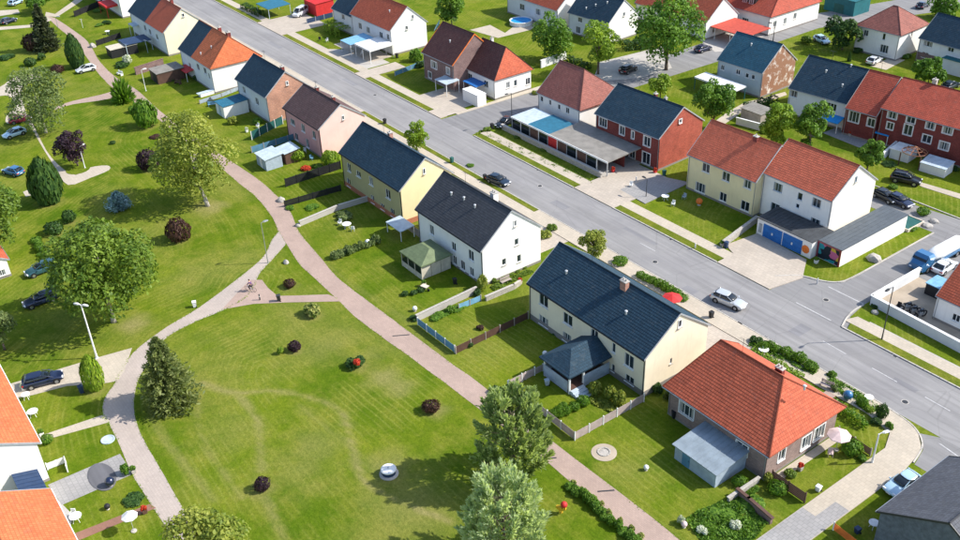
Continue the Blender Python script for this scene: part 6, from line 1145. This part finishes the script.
# astride the bicycle: pelvis on the saddle, hands on the bar, feet on the pedals (local x = forward)
pz = .98
t = thing('person', 'person in dark purple clothes riding the blue bicycle', 'person', (x, y, .02), AZ)
skin('body', [(-.24, 0, pz, .13, .15), (-.16, 0, pz+.25, .12, .15), (-.06, 0, pz+.47, .12, .17), (-.02, 0, pz+.57, .055), (.02, 0, pz+.66, .085, .075), (.03, 0, pz+.78, .095, .085), (.03, 0, pz+.87, .06),
     (-.04, .2, pz+.46, .065), (.1, .27, pz+.26, .048), (.24, .25, pz+.1, .036), (.29, .25, pz+.07, .04), (-.04, -.2, pz+.46, .065), (.1, -.27, pz+.26, .048), (.24, -.25, pz+.1, .036), (.29, -.25, pz+.07, .04),
     (-.2, .1, pz-.06, .1), (.16, .13, pz-.16, .075), (.0, .16, pz-.52, .05), (-.06, .16, pz-.72, .04), (.1, .16, pz-.74, .035), (-.2, -.1, pz-.06, .1), (.14, -.13, pz-.3, .072), (-.06, -.16, pz-.5, .05), (-.1, -.16, pz-.48, .042), (.05, -.16, pz-.47, .035)],
     [(0, 1), (1, 2), (2, 3), (3, 4), (4, 5), (5, 6), (2, 7), (7, 8), (8, 9), (9, 10), (2, 11), (11, 12), (12, 13), (13, 14), (0, 15), (15, 16), (16, 17), (17, 18), (18, 19), (0, 20), (20, 21), (21, 22), (22, 23), (23, 24)], 'skin', t)
skin('shirt', [(-.24, 0, pz+.02, .145, .165), (-.16, 0, pz+.25, .135, .165), (-.06, 0, pz+.46, .13, .185), (-.03, 0, pz+.53, .07), (-.04, .2, pz+.455, .08), (.1, .27, pz+.26, .06), (.22, .255, pz+.12, .046), (-.04, -.2, pz+.455, .08), (.1, -.27, pz+.26, .06), (.22, -.255, pz+.12, .046)], [(0, 1), (1, 2), (2, 3), (2, 4), (4, 5), (5, 6), (2, 7), (7, 8), (8, 9)], 'shirt', t)
skin('trousers', [(-.24, 0, pz-.02, .15, .17), (-.2, .1, pz-.06, .115), (.16, .13, pz-.16, .09), (.0, .16, pz-.52, .065), (-.05, .16, pz-.68, .055), (-.2, -.1, pz-.06, .115), (.14, -.13, pz-.3, .088), (-.06, -.16, pz-.48, .065)], [(0, 1), (1, 2), (2, 3), (3, 4), (0, 5), (5, 6), (6, 7)], 'trousers', t)
MB().lathe([(.105*math.sin(a), -.115*math.cos(a)) for a in np.linspace(1.2, 3.0, 6)], 12).build('hair', 'hair', t, (.015, 0, pz+.79), smooth=True)
for s_ in (-1, 1): MB().bbox(.10, .14, s_*.035-.012, s_*.035+.012, pz+.76, pz+.785, .004).build('eye', 'dark', t)
MB().bbox(.11, .155, -.014, .014, pz+.71, pz+.755, .006).build('nose', 'skin', t)
# ================================================================== SMALL CLUTTER
for i, (px, py, wx, wy) in enumerate(((560, 205, 3.2, 1.4), (690, 290, 2.0, 1.2), (640, 236, 6.5, .7), (420, 128, 4.5, 1.0), (800, 330, 1.6, 2.6), (350, 82, 5.0, 1.2), (905, 385, 3.0, .8), (275, 45, 6, 1.1))):
    x, y = G(px, py); slab('asphalt_patch', [(x-wx/2, y-wy/2), (x+wx/2, y-wy/2), (x+wx/2, y+wy/2), (x-wx/2, y+wy/2)], .013, 'asphalt_patch' if 'asphalt_patch' in MATS else asphalt('asphalt_patch', (.235, .232, .237)).name, 0)
for lb, px, py in (('manhole cover in the street left of the silver car', 655, 262), ('manhole cover in the street beside the navy car', 540, 186), ('manhole cover at the side road mouth', 826, 300), ('manhole cover in the street behind the pink house', 375, 95), ('manhole cover in the street near the bungalow corner', 905, 402)):
    x, y = G(px, py); t = thing('manhole_cover', lb, 'manhole', (x, y, .012)); MB().lathe([(.42, 0), (.42, .012)], 18).build('rim', 'concrete', t); MB().lathe([(.33, .0), (.33, .018)], 18).build('cover', 'metal_dark', t)
def chair(label, px, py, mat='white_paint', rz=0.):
    x, y = G(px, py); t = thing('garden_chair', label, 'chair', (x, y, 0), rz); MB().bbox(-.25, .25, -.25, .25, .4, .45, .02).build('seat', mat, t); MB().bbox(-.25, .25, .2, .26, .45, .95, .02).build('backrest', mat, t)
    for a in (-.22, .22):
        for b in (-.22, .22): MB().cyl((a, b, 0), (a, b, .41), .025, n=6).build('leg', mat, t)
        MB().box(a-.03, a+.03, -.24, .24, .6, .64).build('armrest', mat, t)
for lb, px, py, mt, rz in (('white garden chair left of the table in the yellow house garden', 340, 225, 'white_paint', .5), ('white garden chair right of the table in the yellow house garden', 353, 231, 'white_paint', -2.2), ('white chair beside the pale sheds of the pink house', 305, 153, 'white_paint', 1.), ('blue chair behind the pale sheds of the pink house', 312, 160, 'sky_paint', 2.), ('white chair on the patio of the peach brick house', 258, 128, 'white_paint', .3), ('white chair under the white carport', 362, 55, 'white_paint', .3), ('white chair beside the parasol of the bungalow', 830, 456, 'pink_cloth', .8), ('white chair on the grass of the pale yellow house', 673, 206, 'white_paint', .4), ('blue chair before the pale yellow house', 684, 199, 'bluegrey_wood', .1), ('white chair on the lower left lawn', 74, 517, 'white_paint', .9), ('dark chair on the walled yard gravel', 898, 309, 'dark', .2), ('white chair at the shop wall end', 631, 187, 'white_paint', .6), ('pale chair beside the front hedge across the street', 327, 42, 'white_paint', .2), ('dark chair beside the front hedge across the street', 320, 41, 'dark', 1.2)): chair(lb, px, py, mt, rz)
def bench(label, px, py, L, mat, rz=0.):
    x, y = G(px, py); t = thing('garden_bench', label, 'bench', (x, y, 0), rz)
    for i in range(3): MB().box(-L/2, L/2, -.24+i*.17, -.1+i*.17, .42, .46).build('slat', mat, t)
    for i in range(2): MB().box(-L/2, L/2, .26, .3, .55+i*.2, .7+i*.2).build('back_slat', mat, t)
    for a in (-L/2+.1, L/2-.1): MB().box(a-.04, a+.04, -.24, .3, 0, .42).build('leg', mat, t); MB().box(a-.04, a+.04, .3, .34, 0, .92).build('upright', mat, t)
for lb, px, py, L, mt, rz in (('pale bench on the terrace of the top row', 120, 75, 1.8, 'white_paint', .2), ('wooden bench by the pink house wall', 301, 158, 1.6, 'brown_wood', 0.), ('blue bench beside the navy roofed garden room', 213, 106, 1.8, 'sky_paint', 1.2), ('grey bench under the white gable', 506, 283, 1.6, 'grey_wood', 1.57), ('pale bench in front of the bungalow', 826, 388, 1.5, 'pink_wood', 0.2), ('brown bench on the lawn of the half orange house', 178, 84, 1.6, 'brown_wood', .4)): bench(lb, px, py, L, mt, rz)
def clothes_pole(label, px, py, top, mat):
    x, y = G(px, py); H = height(px, py, top); t = thing('clothes_post', label, 'post', (x, y, 0), R(20)); MB().cyl((0, 0, -.05), (0, 0, H), .045, n=6).build('post', mat, t); MB().cyl((-.6, 0, H-.1), (.6, 0, H-.1), .035, n=6).build('crossbar', mat, t)
for i, (px, py, tp) in enumerate(((128, 56, 44), (148, 53, 40), (83, 28, 19))): clothes_pole(('pale blue clothes post left of the navy pergola', 'pale blue clothes post right of the navy pergola', 'white clothes post at the top garden edge')[i], px, py, tp, 'palesky' if i < 2 else 'white_paint')
def planter(label, px, py, leaf='leaf_mid', mat='stone', w_=.5, h_=.5):
    x, y = G(px, py); t = thing('planter', label, 'planter', (x, y, 0)); loft([[(-a, -a, z), (a, -a, z), (a, a, z), (-a, a, z)] for a, z in ((w_*.4, 0), (w_*.5, h_), (w_*.42, h_+.01), (w_*.4, h_-.05))]).build('pot', mat, t)
    o = link('plant', shrub_mesh('loose', 1), leaf, t, (0, 0, h_-.05)); o.scale = (w_*.7, w_*.7, w_*1.1)
for lb, px, py, lf, mt in (('white planter at the orange roof corner', 42, 436, 'leaf_mid', 'white_paint'), ('white planter beside the drive of the left house', 24, 390, 'flower_white', 'white_paint'), ('stone planter at the grey patio gate', 134, 473, 'leaf_mid', 'stone'), ('red flower planter by the red garden path', 145, 513, 'flower_red', 'brown_wood'), ('planter at the white house step', 520, 284, 'flower_red', 'pale_wood'), ('planter at the pavilion corner', 424, 286, 'leaf_mid', 'pale_wood'), ('planter by the bungalow end wall', 800, 470, 'flower_red', 'stone'), ('planter by the garage apron wall', 722, 246, 'leaf_mid', 'stone'), ('planter beside the shop canopy', 613, 172, 'flower_red', 'red_paint'), ('planter at the peach brick house fence', 247, 132, 'flower_white', 'white_paint'), ('planter at the porch fence post', 583, 404, 'leaf_mid', 'stone'), ('orange planter at the red brick house corner', 655, 173, 'flower_red', 'red_paint'), ('white planter at the terrace of the white carport', 352, 52, 'flower_white', 'white_paint'), ('planter at the hip ended white house', 500, 98, 'leaf_yellow', 'pale_wood'), ('white planter at the tall white house garage', 816, 263, 'leaf_mid', 'white_paint'), ('planter on the brick terrace patio', 850, 136, 'flower_red', 'stone')): planter(lb, px, py, lf, mt)
for (lb, px, py, wp, hp, lf, kd) in (('leafy bush at the brown fence of the cream house', 470, 348, 10, 7, 'leaf_dark', 'loose'), ('low dark plant in the blue fenced lawn', 480, 331, 9, 6, 'leaf_maroon', 'loose'), ('bush at the blue fence corner', 414, 322, 12, 7, 'leaf_dark', 'loose'), ('low bush at the black fence end by the path', 290, 211, 12, 6, 'leaf_mid', 'loose'), ('bush along the black fence by the yellow house', 312, 211, 16, 6, 'leaf_mid', 'loose'),
    ('yellow bush at the upper white garden wall', 246, 92, 12, 8, 'leaf_yellow', 'loose'), ('green bush behind the navy garden room', 258, 126, 12, 8, 'leaf_mid', 'loose'), ('low hedge bush at the terrace of the top row', 100, 28, 12, 5, 'leaf_mid', 'loose'), ('green bush beside the red canopy', 98, 14, 12, 6, 'leaf_mid', 'loose'), ('bush at the brown shed of the half orange house', 163, 80, 10, 6, 'leaf_mid', 'loose'),
    ('leafy plant at the grass side of the cream wall', 556, 336, 10, 5, 'leaf_dark', 'loose'), ('leafy bush behind the porch fence corner', 563, 410, 10, 8, 'leaf_mid', 'loose'), ('tall grassy plant under the bungalow window', 668, 400, 10, 9, 'leaf_grey', 'spiky'), ('green ground bush at the pine foot', 496, 395, 14, 9, 'leaf_dark', 'loose'), ('bush at the tall pine and fence corner', 511, 393, 12, 9, 'leaf_dark', 'loose'),
    ('dark shrub between the shop yard and the footway', 520, 140, 14, 4, 'leaf_olive', 'loose'), ('dry shrub along the shop wall', 545, 152, 14, 4, 'leaf_olive', 'loose'), ('green shrub beside the brown roofed house drive', 489, 96, 12, 6, 'leaf_bright', 'loose'), ('dark shrub left of the dark brick house', 421, 70, 14, 9, 'leaf_dark', 'loose'), ('yellow shrub at the hip ended white house', 536, 96, 10, 6, 'leaf_yellow', 'loose'),
    ('green shrub in the second row garden by the white wall', 765, 135, 12, 7, 'leaf_bright', 'loose'), ('dark shrub by the dark navy terrace door', 812, 115, 12, 8, 'leaf_dark', 'loose'), ('dark shrub beside the white wall of the brick terrace', 889, 168, 16, 6, 'leaf_dark', 'loose'), ('shrub at the right edge of the brick terrace lawn', 953, 172, 14, 7, 'leaf_dark', 'loose'), ('green shrub by the pyramid roofed house wall', 858, 55, 14, 8, 'leaf_dark', 'loose'), ('green shrub behind the pyramid roofed house end', 905, 60, 16, 8, 'leaf_mid', 'loose'), ('shrub behind the tall white house gable', 893, 190, 10, 6, 'leaf_mid', 'loose'), ('leafy shrub beside the yellow house street side', 470, 168, 10, 5, 'leaf_mid', 'loose'), ('yellow green shrub beside the white gable and street', 545, 240, 16, 10, 'leaf_yellow', 'loose'), ('flowering shrub by the white gable street end', 552, 232, 12, 8, 'leaf_olive', 'loose'), ('leafy shrub below the bungalow hedge corner', 889, 430, 10, 8, 'leaf_mid', 'loose'), ('small green shrub by the corner lamp', 862, 462, 10, 7, 'leaf_mid', 'loose'), ('shrub under the bungalow end windows', 790, 478, 14, 9, 'leaf_olive', 'loose')):
    shrub(lb, px, py, wp, hp, lf, kd)
# leafy bed below the bungalow and more planting
def cover(label, poly, n, leaf, h=.35, size=.14, name='ground_cover'):
    P0 = np.array(poly); lo, hi = P0.min(0), P0.max(0); out = []
    while len(out) < n:
        q = lo+(hi-lo)*RNG.random(2); ins = False
        for i in range(len(P0)):
            (x1, y1), (x2, y2) = P0[i], P0[i-1]
            if (y1 > q[1]) != (y2 > q[1]) and q[0] < (x2-x1)*(q[1]-y1)/(y2-y1)+x1: ins = not ins
        if ins: out.append((*q, h*(.3+.7*RNG.random())*(.6+.5*math.sin(q[0]*2.1)*math.sin(q[1]*2.7))))
    P = np.array(out); N_ = sph(n)*.7+np.array([0, 0, .7]); N_ /= np.linalg.norm(N_, axis=1, keepdims=True)
    return tag(link(name, quads(name, P, N_, size, RNG.random(n)), leaf), label, 'plants', kind='stuff')
cover('leafy ground cover in the bungalow flower bed', PX((684, 520), (706, 508), (732, 500), (752, 512), (768, 524), (748, 546), (705, 546)), 5200, 'leaf_mid', .4)
cover('leafy strip along the low wall of the bungalow bed', PX((730, 503), (756, 486), (760, 490), (738, 506)), 700, 'leaf_mid', .35)
cover('leafy ground cover under the cream wall bushes', PX((590, 396), (625, 408), (618, 416), (588, 402)), 1100, 'leaf_yellow', .3)
cover('rough grass and weeds along the shop wall', PX((480, 130), (598, 181), (592, 184), (474, 134)), 1600, 'leaf_olive', .18, .12)
cover('green border plants behind the black fence', PX((288, 184), (338, 167), (334, 164), (290, 178)), 1300, 'leaf_mid', .4)
cover('flowering border under the white gable', PX((490, 287), (528, 270), (534, 272), (494, 291)), 1200, 'leaf_olive', .25)
cover('rough planting along the corner kerb of the bungalow', PX((826, 374), (870, 399), (884, 412), (880, 420), (862, 410), (826, 384)), 2600, 'leaf_mid', .3)
cover('rough planting in front of the bungalow hedge', PX((752, 341), (790, 357), (818, 372), (812, 376), (784, 362), (748, 346)), 1800, 'leaf_mid', .35)
# dormers of the long red roofed house
HL = next(o for o in col.objects if o.get('label', '').startswith('long house with red roof')); lx, ly = HL.location.x, HL.location.y
for x in (-158, -151.5, -145, -138.6):
    y0, z0 = 174.2, 5.0
    MB().box(x-1.9, x+1.9, y0, y0+5.2, z0-.4, 7.3).build('dormer', 'dark', HL, (-lx, -ly, 0)); MB().box(x-2.1, x+2.1, y0-.25, y0+6.0, 7.303, 7.45).build('dormer_roof', 'roof_charcoal', HL, (-lx, -ly, 0))
    for k in (-.9, .9): add_window(HL, (x+k-lx, y0-ly, 5.4), 0, 1.2, 1.4, proud=.125)
for lb, px, py, wp, hp in (('dark clipped bush left of the white table behind the bungalow', 756, 345, 14, 9), ('dark clipped bush right of the white table behind the bungalow', 766, 350, 13, 9)): shrub(lb, px, py, wp, hp, 'leaf_dark', 'loose')
table('white table among the dark bushes behind the bungalow', 763, 354, .6)
for i, (x, y) in enumerate(((-160, 83.15), (-118, 83.15), (-84, 83.15), (-58, 83.15), (-112, 91.6), (-82, 91.6), (-46, 91.6))):
    t = thing('gully_grate', ORD[i]+' iron gully grate from the top along the street kerbs', 'drain', (x, y, .012), 0, 'gully grates'); MB().box(-.3, .3, -.18, .18, 0, .008).build('frame', 'concrete', t); MB().box(-.24, .24, -.13, .13, .008, .014).build('grate', 'metal_dark', t)
shrub('red flower clump on top of the round lawn bush', 357, 366, 9, 7, 'flower_red', 'loose', z=.75)
# television aerials on the ridges (parts of their roofs)
AER = ('long cream house', 'white house with charcoal', 'yellow house with', 'pink house', 'navy roofed house with peach', 'low grey brick', 'pale yellow two', 'tall white house', 'red brick house with navy', 'white house with rose', 'dark red brick terraced', 'white terraced', 'brown roofed house', 'white gabled house with terracotta')
for o in [q for q in col.objects if q.get('category') in ('house', 'bungalow') and q['label'].startswith(AER)]:
    rf = next((c for c in o.children if c.name.split('.')[0] == 'roof'), None)
    if not rf: continue
    bb = [Vector(v) for v in rf.bound_box]; x0, x1, zt = min(v.x for v in bb), max(v.x for v in bb), max(v.z for v in bb); ym = (min(v.y for v in bb)+max(v.y for v in bb))/2; x = x0+(x1-x0)*random.uniform(.25, .4)
    mb = MB().cyl((x, ym+.1, zt-.3), (x, ym+.1, zt+1.7), .022, n=5).cyl((x-.5, ym+.1, zt+1.6), (x+.6, ym+.1, zt+1.6), .014, n=4)
    for k in range(6): mb.cyl((x-.45+k*.2, ym+.1-.3+.02*k, zt+1.6), (x-.45+k*.2, ym+.1+.3-.02*k, zt+1.6), .009, n=4)
    mb.build('aerial', 'metal_dark', rf)
for lb, px, py, h, mt in (('dark wheelie bin at the pink house street side', 385, 124, 1.05, 'dark'), ('dark wheelie bin behind the peach brick house', 318, 92, 1.05, 'dark'), ('green wheelie bin at the yellow house street side', 452, 163, 1.05, 'green_paint'), ('blue wheelie bin by the apron wall', 726, 248, 1.05, 'navy_paint'), ('dark wheelie bin at the brown roofed house drive', 484, 103, 1.05, 'dark'), ('green wheelie bin at the red brick house', 664, 176, 1.05, 'green_paint'), ('dark wheelie bin by the carport', 397, 58, 1.05, 'dark'), ('dark wheelie bin under the bungalow eave', 674, 418, 1.0, 'dark'), ('dark bin by the pavilion', 455, 284, .9, 'dark')): bin_(lb, px, py, h, mt)
